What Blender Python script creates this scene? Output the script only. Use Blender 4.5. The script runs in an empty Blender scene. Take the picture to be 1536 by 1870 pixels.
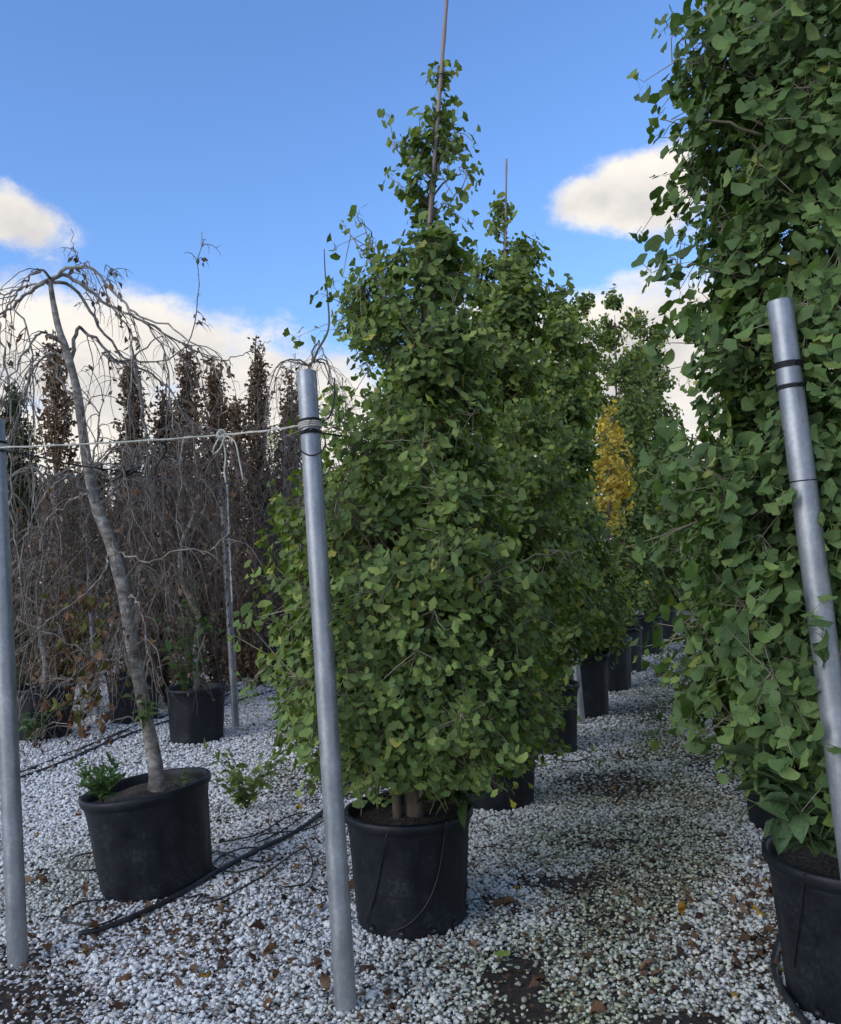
import bpy, math, random
import numpy as np
from mathutils import Matrix, Vector
random.seed(7)
R = np.random.default_rng(7)
SC = bpy.context.scene
COL = SC.collection
# ------------------------------------------------------------------ camera
F = 1536.0; PW, PH = 1536.0, 1870.0          # photograph pixels, focal length in those pixels
CAMH = 1.5; PITCH = math.radians(3.95); ROLL = math.radians(2.0)
fwd = np.array([0, math.cos(PITCH), math.sin(PITCH)])
r0 = np.array([1.0, 0, 0]); u0 = np.cross(r0, fwd)
cr = math.cos(ROLL) * r0 - math.sin(ROLL) * u0
cu = math.cos(ROLL) * u0 + math.sin(ROLL) * r0
cam_pos = np.array([0, 0, CAMH])
cd = bpy.data.cameras.new('camera'); cam = bpy.data.objects.new('camera', cd); COL.objects.link(cam)
cd.sensor_fit = 'HORIZONTAL'; cd.sensor_width = 36; cd.lens = 36 * F / PW
cd.clip_start = 0.05; cd.clip_end = 2000
M = Matrix(((cr[0], cu[0], -fwd[0], 0), (cr[1], cu[1], -fwd[1], 0), (cr[2], cu[2], -fwd[2], CAMH), (0, 0, 0, 1)))
cam.matrix_world = M
SC.camera = cam
SC.render.resolution_x = 841; SC.render.resolution_y = 1024

def ray(x, y):
    d = fwd + cr * (x - PW / 2) / F - cu * (y - PH / 2) / F
    return d
def at(x, y, D):
    """point on the sight line of a photo pixel at world depth (y) D"""
    d = ray(x, y); return cam_pos + d * (D / d[1])
def gnd(x, y, z=0.0):
    d = ray(x, y)
    for _ in range(4):
        p = cam_pos + d * ((z - CAMH) / d[2]); z = float(gh(p[0], p[1]))
    return p
def fbm(x, y, s=1.0, seed=0):
    """cheap smooth 2-D noise"""
    v = 0; a = 1; tot = 0
    for k in range(4):
        ph = seed * 1.7 + k * 2.3
        v = v + a * (np.sin(x * s * 1.9 + 1.3 * np.sin(y * s * 1.1 + ph) + ph) * np.cos(y * s * 1.7 + 1.1 * np.sin(x * s * 1.3 - ph)))
        tot += a; a *= 0.55; s *= 2.03
    return v / tot
def gh(x, y):
    """height of the gravel: gently uneven, heaped up a little beside the front weeping tree's pot"""
    x = np.asarray(x); y = np.asarray(y)
    return 0.014 * fbm(x, y, 0.9, 3) + 0.06 * np.exp(-(((x + 0.85) / .32) ** 2 + ((y - 4.05) / .5) ** 2))
def proj(P):
    v = np.asarray(P) - cam_pos
    zc = v @ fwd
    return np.stack([PW / 2 + F * (v @ cr) / zc, PH / 2 - F * (v @ cu) / zc], -1), zc

# ------------------------------------------------------------------ sky, sun, exposure
SUN_EL = math.radians(24); SUN_AZ = math.radians(-128)     # azimuth from +Y towards +X : behind and left of the camera
w = bpy.data.worlds.new('World'); SC.world = w; w.use_nodes = True
nt = w.node_tree; nt.nodes.clear()
def N(t, **k):
    n = nt.nodes.new(t)
    for a, b in k.items(): setattr(n, a, b)
    return n
def lk(a, b): nt.links.new(a, b)
def mth(op, a, b=None, c=None, clamp=False):
    n = N('ShaderNodeMath', operation=op); n.use_clamp = clamp
    for i, v in enumerate((a, b, c)):
        if v is None: continue
        if isinstance(v, (int, float)): n.inputs[i].default_value = v
        else: lk(v, n.inputs[i])
    return n.outputs[0]
def smooth(v, lo, hi, a=0.0, b=1.0):
    n = N('ShaderNodeMapRange', interpolation_type='SMOOTHSTEP')
    lk(v, n.inputs['Value'])
    n.inputs['From Min'].default_value = lo; n.inputs['From Max'].default_value = hi
    n.inputs['To Min'].default_value = a; n.inputs['To Max'].default_value = b
    return n.outputs['Result']
out = N('ShaderNodeOutputWorld'); bg = N('ShaderNodeBackground'); bg.inputs[1].default_value = 0.12
sky = N('ShaderNodeTexSky', sky_type='NISHITA', sun_disc=False)
sky.sun_elevation = SUN_EL; sky.sun_rotation = SUN_AZ; sky.altitude = 50
sky.air_density = 1.3; sky.dust_density = 0.3; sky.ozone_density = 2.2
tc = N('ShaderNodeTexCoord'); sep = N('ShaderNodeSeparateXYZ'); lk(tc.outputs['Generated'], sep.inputs[0])
az = mth('ARCTAN2', sep.outputs[0], sep.outputs[1]); el = mth('ARCSINE', sep.outputs[2])
# cloud noise in direction space, stretched sideways
mp = N('ShaderNodeMapping'); lk(tc.outputs['Generated'], mp.inputs[0]); mp.inputs['Scale'].default_value = (1, 1, 1.6)
mp.inputs['Location'].default_value = (0.3, 0.1, 0.45)
n1 = N('ShaderNodeTexNoise'); lk(mp.outputs[0], n1.inputs['Vector'])
n1.inputs['Scale'].default_value = 5.0; n1.inputs['Detail'].default_value = 7; n1.inputs['Roughness'].default_value = 0.55
n1.inputs['Distortion'].default_value = 0.25
n2 = N('ShaderNodeTexNoise'); lk(mp.outputs[0], n2.inputs['Vector'])
n2.inputs['Scale'].default_value = 13.0; n2.inputs['Detail'].default_value = 8; n2.inputs['Roughness'].default_value = 0.66
n3 = N('ShaderNodeTexNoise'); lk(mp.outputs[0], n3.inputs['Vector'])
n3.inputs['Scale'].default_value = 1.7; n3.inputs['Detail'].default_value = 2
def blob(px, py, rx, ry, amp):
    d = ray(px, py); d = d / np.linalg.norm(d)
    a0 = math.atan2(d[0], d[1]); e0 = math.asin(d[2])
    da = mth('DIVIDE', mth('SUBTRACT', az, a0), rx / F); de = mth('DIVIDE', mth('SUBTRACT', el, e0), ry / F)
    s = mth('ADD', mth('MULTIPLY', da, da), mth('MULTIPLY', de, de))
    return mth('MULTIPLY', mth('EXPONENT', mth('MULTIPLY', s, -1)), amp)
# a bank of cloud low over the horizon all round, single cumulus above it
bank = mth('MULTIPLY', smooth(el, 0.18, 0.40), -0.55)
bank = mth('ADD', bank, 0.45)
bank = mth('ADD', bank, mth('MULTIPLY', mth('SUBTRACT', n3.outputs[0], 0.5), 0.5))
# scattered cumulus added overhead, out of view, to make the light less blue
up_ = mth('MULTIPLY', smooth(el, 0.70, 1.05), 0.42)
dens = mth('ADD', bank, up_)
for b in [(1120, 350, 150, 80, 0.58), (1215, 300, 95, 80, 0.42), (1150, 425, 80, 50, 0.2), (1030, 372, 75, 50, 0.34), (30, 400, 110, 48, 0.85), (1180, 620, 190, 170, 0.5), (60, 560, 170, 90, 0.25),
          (300, 600, 150, 70, 0.2), (600, 420, 190, 130, -0.35), (800, 300, 300, 200, -0.3), (560, 700, 190, 70, 0.22), (620, 520, 90, 60, -0.25), (380, 500, 150, 50, -0.3), (1085, 470, 150, 32, -0.6),
          (1100, 250, 300, 60, -0.15), (330, 230, 350, 150, -0.3), (1130, 120, 250, 120, -0.3)]:
    dens = mth('ADD', dens, blob(*b))
dens = mth('ADD', dens, mth('MULTIPLY', mth('SUBTRACT', n1.outputs[0], 0.5), 1.35))
dens = mth('ADD', dens, mth('MULTIPLY', mth('SUBTRACT', n2.outputs[0], 0.5), 0.95))
cmask = smooth(dens, 0.08, 0.52)
# cloud tone: lit where the cloud thins out towards the light (up and to the left), greyer on the far side
mp2 = N('ShaderNodeMapping'); lk(tc.outputs['Generated'], mp2.inputs[0]); mp2.inputs['Scale'].default_value = (1, 1, 1.6)
mp2.inputs['Location'].default_value = (0.3 - 0.035, 0.1, 0.45 + 0.075)
n4 = N('ShaderNodeTexNoise'); lk(mp2.outputs[0], n4.inputs['Vector'])
n4.inputs['Scale'].default_value = 5.0; n4.inputs['Detail'].default_value = 5; n4.inputs['Roughness'].default_value = 0.55; n4.inputs['Distortion'].default_value = 0.25
tone = mth('ADD', mth('MULTIPLY', mth('SUBTRACT', n4.outputs[0], n1.outputs[0]), 2.2), mth('MULTIPLY', smooth(dens, 0.25, 0.95), 0.5))
tone = smooth(tone, -0.25, 0.85)
cc = N('ShaderNodeMix', data_type='RGBA'); lk(tone, cc.inputs[0])
cc.inputs[6].default_value = (5.6, 5.3, 4.85, 1); cc.inputs[7].default_value = (3.6, 3.5, 3.5, 1)
skyg = N('ShaderNodeMix', data_type='RGBA', blend_type='MULTIPLY'); skyg.inputs[0].default_value = 1
lk(sky.outputs[0], skyg.inputs[6]); skyg.inputs[7].default_value = (0.76, 0.98, 1.40, 1)
mx = N('ShaderNodeMix', data_type='RGBA'); lk(cmask, mx.inputs[0]); lk(skyg.outputs[2], mx.inputs[6]); lk(cc.outputs[2], mx.inputs[7])
lk(mx.outputs[2], bg.inputs[0]); lk(bg.outputs[0], out.inputs[0])

sd = bpy.data.lights.new('sun', 'SUN'); so = bpy.data.objects.new('sun', sd); COL.objects.link(so)
sd.energy = 1.1; sd.angle = math.radians(50); sd.color = (1.0, 0.93, 0.82)
sdir = Vector((math.sin(SUN_AZ) * math.cos(SUN_EL), math.cos(SUN_AZ) * math.cos(SUN_EL), math.sin(SUN_EL)))
so.rotation_euler = (sdir).to_track_quat('Z', 'Y').to_euler(); so.location = (-6, -6, 9)
vs = SC.view_settings; vs.view_transform = 'Standard'; vs.look = 'None'; vs.exposure = 0.62; vs.gamma = 1.0; vs.use_curve_mapping = False
SC.render.film_transparent = False
SC.cycles.max_bounces = 4; SC.cycles.diffuse_bounces = 3; SC.cycles.glossy_bounces = 1; SC.cycles.transmission_bounces = 2
SC.cycles.sample_clamp_indirect = 4

# ------------------------------------------------------------------ materials
def mat(name):
    m = bpy.data.materials.new(name); m.use_nodes = True
    t = m.node_tree; return m, t, t.nodes['Principled BSDF'], t.nodes['Material Output']
def nn(t, typ, **k):
    n = t.nodes.new(typ)
    for a, b in k.items(): setattr(n, a, b)
    return n
def noise(t, scale, detail=4, rough=0.5, vec=None, coord='Object'):
    n = nn(t, 'ShaderNodeTexNoise'); n.inputs['Scale'].default_value = scale; n.inputs['Detail'].default_value = detail
    n.inputs['Roughness'].default_value = rough
    if vec is None:
        c = nn(t, 'ShaderNodeTexCoord'); vec = c.outputs[coord]
    t.links.new(vec, n.inputs['Vector']); return n.outputs[0]
def ramp(t, fac, stops):
    r = nn(t, 'ShaderNodeValToRGB'); t.links.new(fac, r.inputs[0])
    e = r.color_ramp.elements
    while len(e) < len(stops): e.new(0.5)
    for i, (p, c) in enumerate(stops):
        e[i].position = p; e[i].color = tuple(c) + (1,)
    return r.outputs[0]
def bump(t, b, h, strength, dist=0.01):
    n = nn(t, 'ShaderNodeBump'); n.inputs['Strength'].default_value = strength; n.inputs['Distance'].default_value = dist
    t.links.new(h, n.inputs['Height']); t.links.new(n.outputs[0], b.inputs['Normal'])

def leaf_mat(name, rough=0.5, trans=0.25, spec=0.3, tr_col=(1.25, 1.2, 0.6), veins=True):
    m, t, b, o = mat(name)
    at_ = nn(t, 'ShaderNodeAttribute', attribute_name='tint')
    nz = noise(t, 9.0, 3)
    mul = nn(t, 'ShaderNodeMix', data_type='RGBA', blend_type='MULTIPLY'); mul.inputs[0].default_value = 1
    v = ramp(t, nz, [(0.3, (0.66, 0.68, 0.66)), (0.7, (1.26, 1.24, 1.12))])
    t.links.new(at_.outputs['Color'], mul.inputs[6]); t.links.new(v, mul.inputs[7])
    col = mul.outputs[2]
    # paler underside
    g = nn(t, 'ShaderNodeNewGeometry'); pm = nn(t, 'ShaderNodeMix', data_type='RGBA'); pm.inputs[7].default_value = (0.19, 0.24, 0.15, 1)
    k = nn(t, 'ShaderNodeMath', operation='MULTIPLY'); t.links.new(g.outputs['Backfacing'], k.inputs[0]); k.inputs[1].default_value = 0.22 if veins else 0.0
    t.links.new(k.outputs[0], pm.inputs[0]); t.links.new(col, pm.inputs[6]); col = pm.outputs[2]
    t.links.new(col, b.inputs['Base Color']); b.inputs['Roughness'].default_value = rough; b.inputs['Specular IOR Level'].default_value = spec
    if trans > 0:
        tr = nn(t, 'ShaderNodeBsdfTranslucent'); c2 = nn(t, 'ShaderNodeMix', data_type='RGBA', blend_type='MULTIPLY'); c2.inputs[0].default_value = 1
        t.links.new(col, c2.inputs[6]); c2.inputs[7].default_value = tr_col + (1,)
        t.links.new(c2.outputs[2], tr.inputs[0]); ms = nn(t, 'ShaderNodeMixShader'); ms.inputs[0].default_value = trans
        t.links.new(b.outputs[0], ms.inputs[1]); t.links.new(tr.outputs[0], ms.inputs[2]); t.links.new(ms.outputs[0], o.inputs[0])
    return m
def simple(name, stops, scale=12, rough=0.7, metal=0.0, spec=0.4, detail=5, bmp=0.0, bdist=0.004, coord='Object', stretch=None):
    m, t, b, o = mat(name)
    c = nn(t, 'ShaderNodeTexCoord'); vec = c.outputs[coord]
    if stretch:
        mpn = nn(t, 'ShaderNodeMapping'); mpn.inputs['Scale'].default_value = stretch; t.links.new(vec, mpn.inputs[0]); vec = mpn.outputs[0]
    f = noise(t, scale, detail, 0.6, vec)
    t.links.new(ramp(t, f, stops), b.inputs['Base Color'])
    b.inputs['Roughness'].default_value = rough; b.inputs['Metallic'].default_value = metal; b.inputs['Specular IOR Level'].default_value = spec
    if bmp: bump(t, b, f, bmp, bdist)
    return m
MAT = {}
MAT['ginkgo'] = leaf_mat('ginkgo_leaf', 0.58, 0.28, 0.2)
MAT['drybrown'] = leaf_mat('dry_leaf', 0.75, 0.12, 0.15, (1.2, 0.9, 0.6), False)
MAT['weed'] = leaf_mat('weed_leaf', 0.55, 0.25)
MAT['bark'] = simple('bark', [(0.3, (0.07, 0.055, 0.043)), (0.55, (0.16, 0.135, 0.11)), (0.8, (0.27, 0.25, 0.22))], 16, 0.9, bmp=0.5, bdist=0.008, stretch=(1, 1, .35))
MAT['barkw'] = simple('weeping_bark', [(0.30, (0.10, 0.083, 0.066)), (0.46, (0.20, 0.175, 0.145)), (0.56, (0.28, 0.255, 0.215)), (0.64, (0.40, 0.375, 0.33)), (0.74, (0.54, 0.52, 0.47))], 19, 0.85, bmp=0.9, bdist=0.012, stretch=(1, 1, 1.7))
MAT['twig'] = simple('twig', [(0.3, (0.09, 0.074, 0.062)), (0.7, (0.27, 0.235, 0.20))], 9, 0.85)
MAT['twigd'] = simple('twig_dark', [(0.3, (0.06, 0.046, 0.038)), (0.7, (0.18, 0.15, 0.125))], 9, 0.85)
MAT['twigg'] = simple('ginkgo_twig', [(0.3, (0.15, 0.13, 0.085)), (0.7, (0.34, 0.30, 0.21))], 9, 0.8)
MAT['stem'] = simple('green_stem', [(0.3, (0.07, 0.10, 0.035)), (0.7, (0.15, 0.18, 0.07))], 9, 0.6)
MAT['cane'] = simple('bamboo', [(0.3, (0.20, 0.15, 0.13)), (0.7, (0.34, 0.26, 0.22))], 6, 0.6, stretch=(1, 1, .2))
MAT['soil'] = simple('soil', [(0.3, (0.015, 0.012, 0.009)), (0.5, (0.06, 0.046, 0.034)), (0.62, (0.13, 0.10, 0.072)), (0.72, (0.24, 0.21, 0.16))], 75, 0.95, bmp=1.0, bdist=0.02)
MAT['rope'] = simple('cream_rope', [(0.3, (0.36, 0.34, 0.28)), (0.7, (0.62, 0.60, 0.52))], 60, 0.9)
MAT['rubber'] = simple('black_rubber', [(0.3, (0.008, 0.008, 0.009)), (0.7, (0.02, 0.02, 0.022))], 20, 0.45)
MAT['hose'] = simple('black_hose', [(0.35, (0.012, 0.013, 0.015)), (0.7, (0.04, 0.042, 0.045))], 14, 0.5)
def pot_mat():
    m, t, b, o = mat('black_plastic')
    c = nn(t, 'ShaderNodeTexCoord')
    f = noise(t, 7, 6, 0.65, c.outputs['Object'])
    f2 = noise(t, 60, 4, 0.7, c.outputs['Object'])
    a = nn(t, 'ShaderNodeMath', operation='MULTIPLY'); t.links.new(f, a.inputs[0]); t.links.new(f2, a.inputs[1])
    # pale dust streaks and splashes of dried mud near the foot
    t.links.new(ramp(t, a.outputs[0], [(0.16, (0.006, 0.0075, 0.0105)), (0.30, (0.012, 0.0145, 0.019)), (0.45, (0.04, 0.043, 0.046))]), b.inputs['Base Color'])  # bluish cast of the black is the sky's sheen, put into the colour
    t.links.new(ramp(t, f, [(0.3, (0.34,) * 3), (0.7, (0.62,) * 3)]), b.inputs['Roughness'])
    b.inputs['Specular IOR Level'].default_value = 0.28
    bump(t, b, f2, 0.12, 0.003)
    return m
MAT['pot'] = pot_mat()
def galv():
    m, t, b, o = mat('galvanised_steel')
    c = nn(t, 'ShaderNodeTexCoord')
    mpn = nn(t, 'ShaderNodeMapping'); mpn.inputs['Scale'].default_value = (1, 1, 0.22); t.links.new(c.outputs['Object'], mpn.inputs[0])
    f = noise(t, 30, 6, 0.65, mpn.outputs[0]); f2 = noise(t, 7, 4, 0.6, c.outputs['Object'])
    v = nn(t, 'ShaderNodeTexVoronoi'); v.inputs['Scale'].default_value = 70; t.links.new(c.outputs['Object'], v.inputs['Vector'])
    a = nn(t, 'ShaderNodeMath', operation='MULTIPLY_ADD'); t.links.new(f, a.inputs[0]); a.inputs[1].default_value = .5; h_ = nn(t, 'ShaderNodeMath', operation='MULTIPLY'); t.links.new(f2, h_.inputs[0]); h_.inputs[1].default_value = .45; t.links.new(h_.outputs[0], a.inputs[2])
    a2 = nn(t, 'ShaderNodeMath', operation='MULTIPLY_ADD'); t.links.new(v.outputs['Distance'], a2.inputs[0]); a2.inputs[1].default_value = 0.12; t.links.new(a.outputs[0], a2.inputs[2])
    t.links.new(ramp(t, a2.outputs[0], [(0.28, (0.19, 0.205, 0.22)), (0.44, (0.24, 0.258, 0.274)), (0.53, (0.285, 0.302, 0.318)), (0.62, (0.35, 0.365, 0.378)), (0.75, (0.5, 0.5, 0.5))]), b.inputs['Base Color'])
    r_ = nn(t, 'ShaderNodeMapRange'); t.links.new(f, r_.inputs[0]); r_.inputs['To Min'].default_value = 0.30; r_.inputs['To Max'].default_value = 0.58
    t.links.new(r_.outputs[0], b.inputs['Roughness']); b.inputs['Metallic'].default_value = 0.55
    bump(t, b, f, 0.08, 0.002)
    return m
MAT['galv'] = galv()
def stone_mat():
    m, t, b, o = mat('marble_chip')
    a = nn(t, 'ShaderNodeAttribute', attribute_name='tint', attribute_type='INSTANCER')
    f = noise(t, 2.5, 3)
    mu = nn(t, 'ShaderNodeMix', data_type='RGBA', blend_type='MULTIPLY'); mu.inputs[0].default_value = 1
    t.links.new(a.outputs['Color'], mu.inputs[6]); t.links.new(ramp(t, f, [(0.3, (0.82, 0.82, 0.80)), (0.6, (1.05, 1.05, 1.05))]), mu.inputs[7])
    t.links.new(mu.outputs[2], b.inputs['Base Color']); b.inputs['Roughness'].default_value = 0.75; b.inputs['Specular IOR Level'].default_value = 0.3
    return m
MAT['stone'] = stone_mat()

# ------------------------------------------------------------------ mesh helpers
def mesh_obj(name, V, faces, material, parent=None, tint=None, smooth_=False, link=True):
    """V (n,3); faces list of index arrays (m,k)"""
    me = bpy.data.meshes.new(name); V = np.asarray(V, np.float32)
    if not isinstance(faces, list): faces = [faces]
    faces = [np.asarray(f, np.int32) for f in faces if len(f)]
    me.vertices.add(len(V)); me.vertices.foreach_set('co', V.ravel())
    nl = sum(f.size for f in faces); npoly = sum(len(f) for f in faces)
    me.loops.add(nl); me.loops.foreach_set('vertex_index', np.concatenate([f.ravel() for f in faces]))
    me.polygons.add(npoly)
    tot = np.concatenate([np.full(len(f), f.shape[1], np.int32) for f in faces])
    st = np.concatenate([[0], np.cumsum(tot)[:-1]]).astype(np.int32)
    me.polygons.foreach_set('loop_start', st); me.polygons.foreach_set('loop_total', tot)
    if smooth_: me.polygons.foreach_set('use_smooth', np.ones(npoly, bool))
    if tint is not None:
        a = me.attributes.new('tint', 'FLOAT_COLOR', 'POINT')
        c = np.ones((len(V), 4), np.float32); c[:, :3] = tint; a.data.foreach_set('color', c.ravel())
    me.update(calc_edges=True); me.materials.append(material)
    o = bpy.data.objects.new(name, me)
    if link: COL.objects.link(o)
    if parent: o.parent = parent
    return o
def empty(name, loc, label=None, cat=None, group=None):
    o = bpy.data.objects.new(name, None); COL.objects.link(o); o.location = loc; o.empty_display_size = 0.2
    if label: tag(o, label, cat, group)
    return o
def tag(o, label, cat, group=None, kind=None):
    if label: o['label'] = label
    if cat: o['category'] = cat
    if group: o['group'] = group
    if kind: o['kind'] = kind
    return o
def unit(v): return v / np.maximum(np.linalg.norm(v, axis=-1, keepdims=True), 1e-9)
def spline(pts, K):
    """resample a polyline through pts with K Catmull-Rom points"""
    P = np.asarray(pts, float); n = len(P)
    if n == 2: return P[0] + (P[1] - P[0]) * np.linspace(0, 1, K)[:, None]
    Q = np.vstack([2 * P[0] - P[1], P, 2 * P[-1] - P[-2]])
    t = np.linspace(0, n - 1 - 1e-6, K); i = t.astype(int); u = (t - i)[:, None]
    a, b, c, d = Q[i], Q[i + 1], Q[i + 2], Q[i + 3]
    return 0.5 * (2 * b + (c - a) * u + (2 * a - 5 * b + 4 * c - d) * u ** 2 + (3 * b - a - 3 * c + d) * u ** 3)
def tubes(P, rad, sides=5, cap=True):
    """P (M,K,3) polylines, rad (M,K): verts and quads of all tubes"""
    P = np.asarray(P, float); rad = np.asarray(rad, float); Mn, K, _ = P.shape
    T = np.empty_like(P); T[:, 1:-1] = P[:, 2:] - P[:, :-2]; T[:, 0] = P[:, 1] - P[:, 0]; T[:, -1] = P[:, -1] - P[:, -2]
    T = unit(T)
    mean = unit(P[:, -1] - P[:, 0] + 1e-6)
    ref = np.where(np.abs(mean[:, 2:3]) > 0.75, np.array([[1.0, 0.13, 0]]), np.array([[0.05, 0.1, 1.0]]))
    U = unit(np.cross(T, ref[:, None, :])); W = np.cross(T, U)
    an = np.linspace(0, 2 * np.pi, sides, endpoint=False)
    V = P[:, :, None, :] + rad[:, :, None, None] * (np.cos(an)[None, None, :, None] * U[:, :, None, :] + np.sin(an)[None, None, :, None] * W[:, :, None, :])
    idx = np.arange(Mn * K * sides).reshape(Mn, K, sides)
    a = idx[:, :-1, :]; b = np.roll(a, -1, axis=2); c = idx[:, 1:, :]; d = np.roll(c, -1, axis=2)
    quads = np.stack([a, b, d, c], -1).reshape(-1, 4)
    fs = [quads]
    if cap and sides >= 3:
        fs.append(idx[:, 0, ::-1].reshape(-1, sides)); fs.append(idx[:, -1, :].reshape(-1, sides))
    return V.reshape(-1, 3), fs
def tube_obj(name, paths, rads, material, parent=None, sides=6, K=14, smooth_=True):
    Ps, Rs = [], []
    for p, r in zip(paths, rads):
        Ps.append(spline(p, K)); r = np.atleast_1d(np.asarray(r, float))
        Rs.append(np.interp(np.linspace(0, 1, K), np.linspace(0, 1, len(r)), r) if len(r) > 1 else np.full(K, r[0]))
    V, f = tubes(np.array(Ps), np.array(Rs), sides)
    return mesh_obj(name, V, f, material, parent, smooth_=smooth_)
# ------------------------------------------------------------------ the ground
PATCH = []   # bare soil patches: photo pixel, radii in metres
for px, py, rx, ry, s in [(945, 1785, .11, .22, .95), (945, 1840, .13, .12, .8), (1000, 1612, .20, .10, .9), (905, 1650, .14, .09, .6), (1240, 1872, .16, .09, .9),
                          (20, 1860, .34, .24, .72), (-60, 1800, .3, .3, .6), (1110, 1432, .30, .30, .75), (1180, 1300, .35, .5, .55), (1120, 1540, .2, .06, .7), (1270, 1240, .5, 1.2, .4), (1340, 1420, .22, .9, .55),
                          (560, 1440, .35, .45, .5), (520, 1570, .2, .2, .3), (700, 1430, .4, .4, .8)]:
    g = gnd(px, py); PATCH.append((g[0], g[1], rx, ry, s))
ROWDIR = np.array([0.351, 1.0]); ROWDIR = ROWDIR / np.linalg.norm(ROWDIR)
ROWN = np.array([ROWDIR[1], -ROWDIR[0]])         # to the right of the rows
def algae(x, y):
    """greenish, dirtier chips: trodden strip of the path and round the pots"""
    o = gnd(1000, 1600); s = (x - o[0]) * ROWN[0] + (y - o[1]) * ROWN[1]
    a = 1.0 * np.exp(-((s - 0.45) / 0.40) ** 2) + 0.62 * np.exp(-((s - 0.1) / 0.8) ** 2)
    g = gnd(130, 1600); a = a + 0.75 * np.exp(-(((x - g[0]) / .35) ** 2 + ((y - g[1]) / .5) ** 2))
    g = gnd(500, 1420); a = a + 0.6 * np.exp(-(((x - g[0]) / .4) ** 2 + ((y - g[1]) / .6) ** 2))
    return np.clip(a * (0.75 + 0.7 * fbm(x, y, 2.2, 11)), 0, 1)

def gravel_density(x, y):
    d = np.ones_like(x)
    wob = 0.45 * fbm(x, y, 5.0, 1) + 0.25 * fbm(x, y, 17.0, 5)
    for cx, cy, rx, ry, s in PATCH:
        q = np.sqrt(((x - cx) / rx) ** 2 + ((y - cy) / ry) ** 2) + wob
        d = d * (1 - s * np.clip((1.25 - q) / 0.5, 0, 1))
    d = d * (1 - 0.5 * np.clip(fbm(x, y, 1.6, 9) * 2.2 - 0.75, 0, 1))
    d = d * (1 - 0.45 * algae(x, y)) * (1 - 0.35 * np.clip(fbm(x, y, 6.0, 21) * 2.4 - .7, 0, 1))
    return np.clip(d, 0, 1)
def axis_coords(lo, hi, n_in, far, n_out):
    c = np.linspace(lo, hi, n_in)
    k = np.linspace(0, 1, n_out + 1)[1:]
    g = (far ** k - 1) / (far - 1) * far
    return np.concatenate([lo - g[::-1], c, hi + g])
gx = axis_coords(-5, 7, 200, 400.0, 14); gy = axis_coords(1.0, 19, 300, 400.0, 14)
GX, GY = np.meshgrid(gx, gy); GZ = gh(GX, GY) * (np.abs(GX) < 60) - 0.004
idx = np.arange(GX.size).reshape(GX.shape)
quads = np.stack([idx[:-1, :-1], idx[:-1, 1:], idx[1:, 1:], idx[1:, :-1]], -1).reshape(-1, 4)
def ground_mat():
    m, t, b, o = mat('gravel_ground')
    c = nn(t, 'ShaderNodeTexCoord'); vec = c.outputs['Object']
    tint = nn(t, 'ShaderNodeAttribute', attribute_name='tint'); sp = nn(t, 'ShaderNodeSeparateColor'); t.links.new(tint.outputs['Color'], sp.inputs[0])
    v = nn(t, 'ShaderNodeTexVoronoi'); v.inputs['Scale'].default_value = 48; v.inputs['Randomness'].default_value = 1; t.links.new(vec, v.inputs['Vector'])
    v2 = nn(t, 'ShaderNodeTexVoronoi', feature='DISTANCE_TO_EDGE'); v2.inputs['Scale'].default_value = 48; t.links.new(vec, v2.inputs['Vector'])
    sv = nn(t, 'ShaderNodeSeparateColor'); t.links.new(v.outputs['Color'], sv.inputs[0])
    chip = ramp(t, sv.outputs[0], [(0.0, (0.24, 0.21, 0.17)), (0.10, (0.42, 0.42, 0.40)), (0.25, (0.60, 0.61, 0.60)), (1.0, (0.78, 0.79, 0.79))])
    alg = nn(t, 'ShaderNodeMix', data_type='RGBA', blend_type='MULTIPLY'); t.links.new(sp.outputs[1], alg.inputs[0])
    t.links.new(chip, alg.inputs[6]); alg.inputs[7].default_value = (0.52, 0.56, 0.36, 1)
    soil = ramp(t, noise(t, 60, 5, 0.7, vec), [(0.35, (0.022, 0.018, 0.015)), (0.6, (0.05, 0.042, 0.035)), (0.8, (0.11, 0.09, 0.075))])
    # is there a chip here?  edge gap and the density decide
    e = nn(t, 'ShaderNodeMapRange'); t.links.new(v2.outputs['Distance'], e.inputs[0]); e.inputs['From Min'].default_value = 0.02; e.inputs['From Max'].default_value = 0.10
    dn = nn(t, 'ShaderNodeMath', operation='GREATER_THAN'); t.links.new(sp.outputs[0], dn.inputs[0]); t.links.new(sv.outputs[1], dn.inputs[1])
    k = nn(t, 'ShaderNodeMath', operation='MULTIPLY'); t.links.new(e.outputs[0], k.inputs[0]); t.links.new(dn.outputs[0], k.inputs[1])
    mx = nn(t, 'ShaderNodeMix', data_type='RGBA'); t.links.new(k.outputs[0], mx.inputs[0]); t.links.new(soil, mx.inputs[6]); t.links.new(alg.outputs[2], mx.inputs[7])
    t.links.new(mx.outputs[2], b.inputs['Base Color']); b.inputs['Roughness'].default_value = 0.9; b.inputs['Specular IOR Level'].default_value = 0.2
    h = nn(t, 'ShaderNodeMath', operation='MULTIPLY'); t.links.new(k.outputs[0], h.inputs[0]); h.inputs[1].default_value = 1
    bump(t, b, h.outputs[0], 0.6, 0.012)
    return m
gt = np.stack([gravel_density(GX, GY) * 0.97, algae(GX, GY) * (GY < 30), np.zeros_like(GX)], -1).reshape(-1, 3)
ground = mesh_obj('ground', np.stack([GX, GY, GZ], -1).reshape(-1, 3), quads, ground_mat(), tint=gt, smooth_=True)
tag(ground, 'pale marble chip gravel ground with bare soil patches', 'ground', kind='structure')

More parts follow.
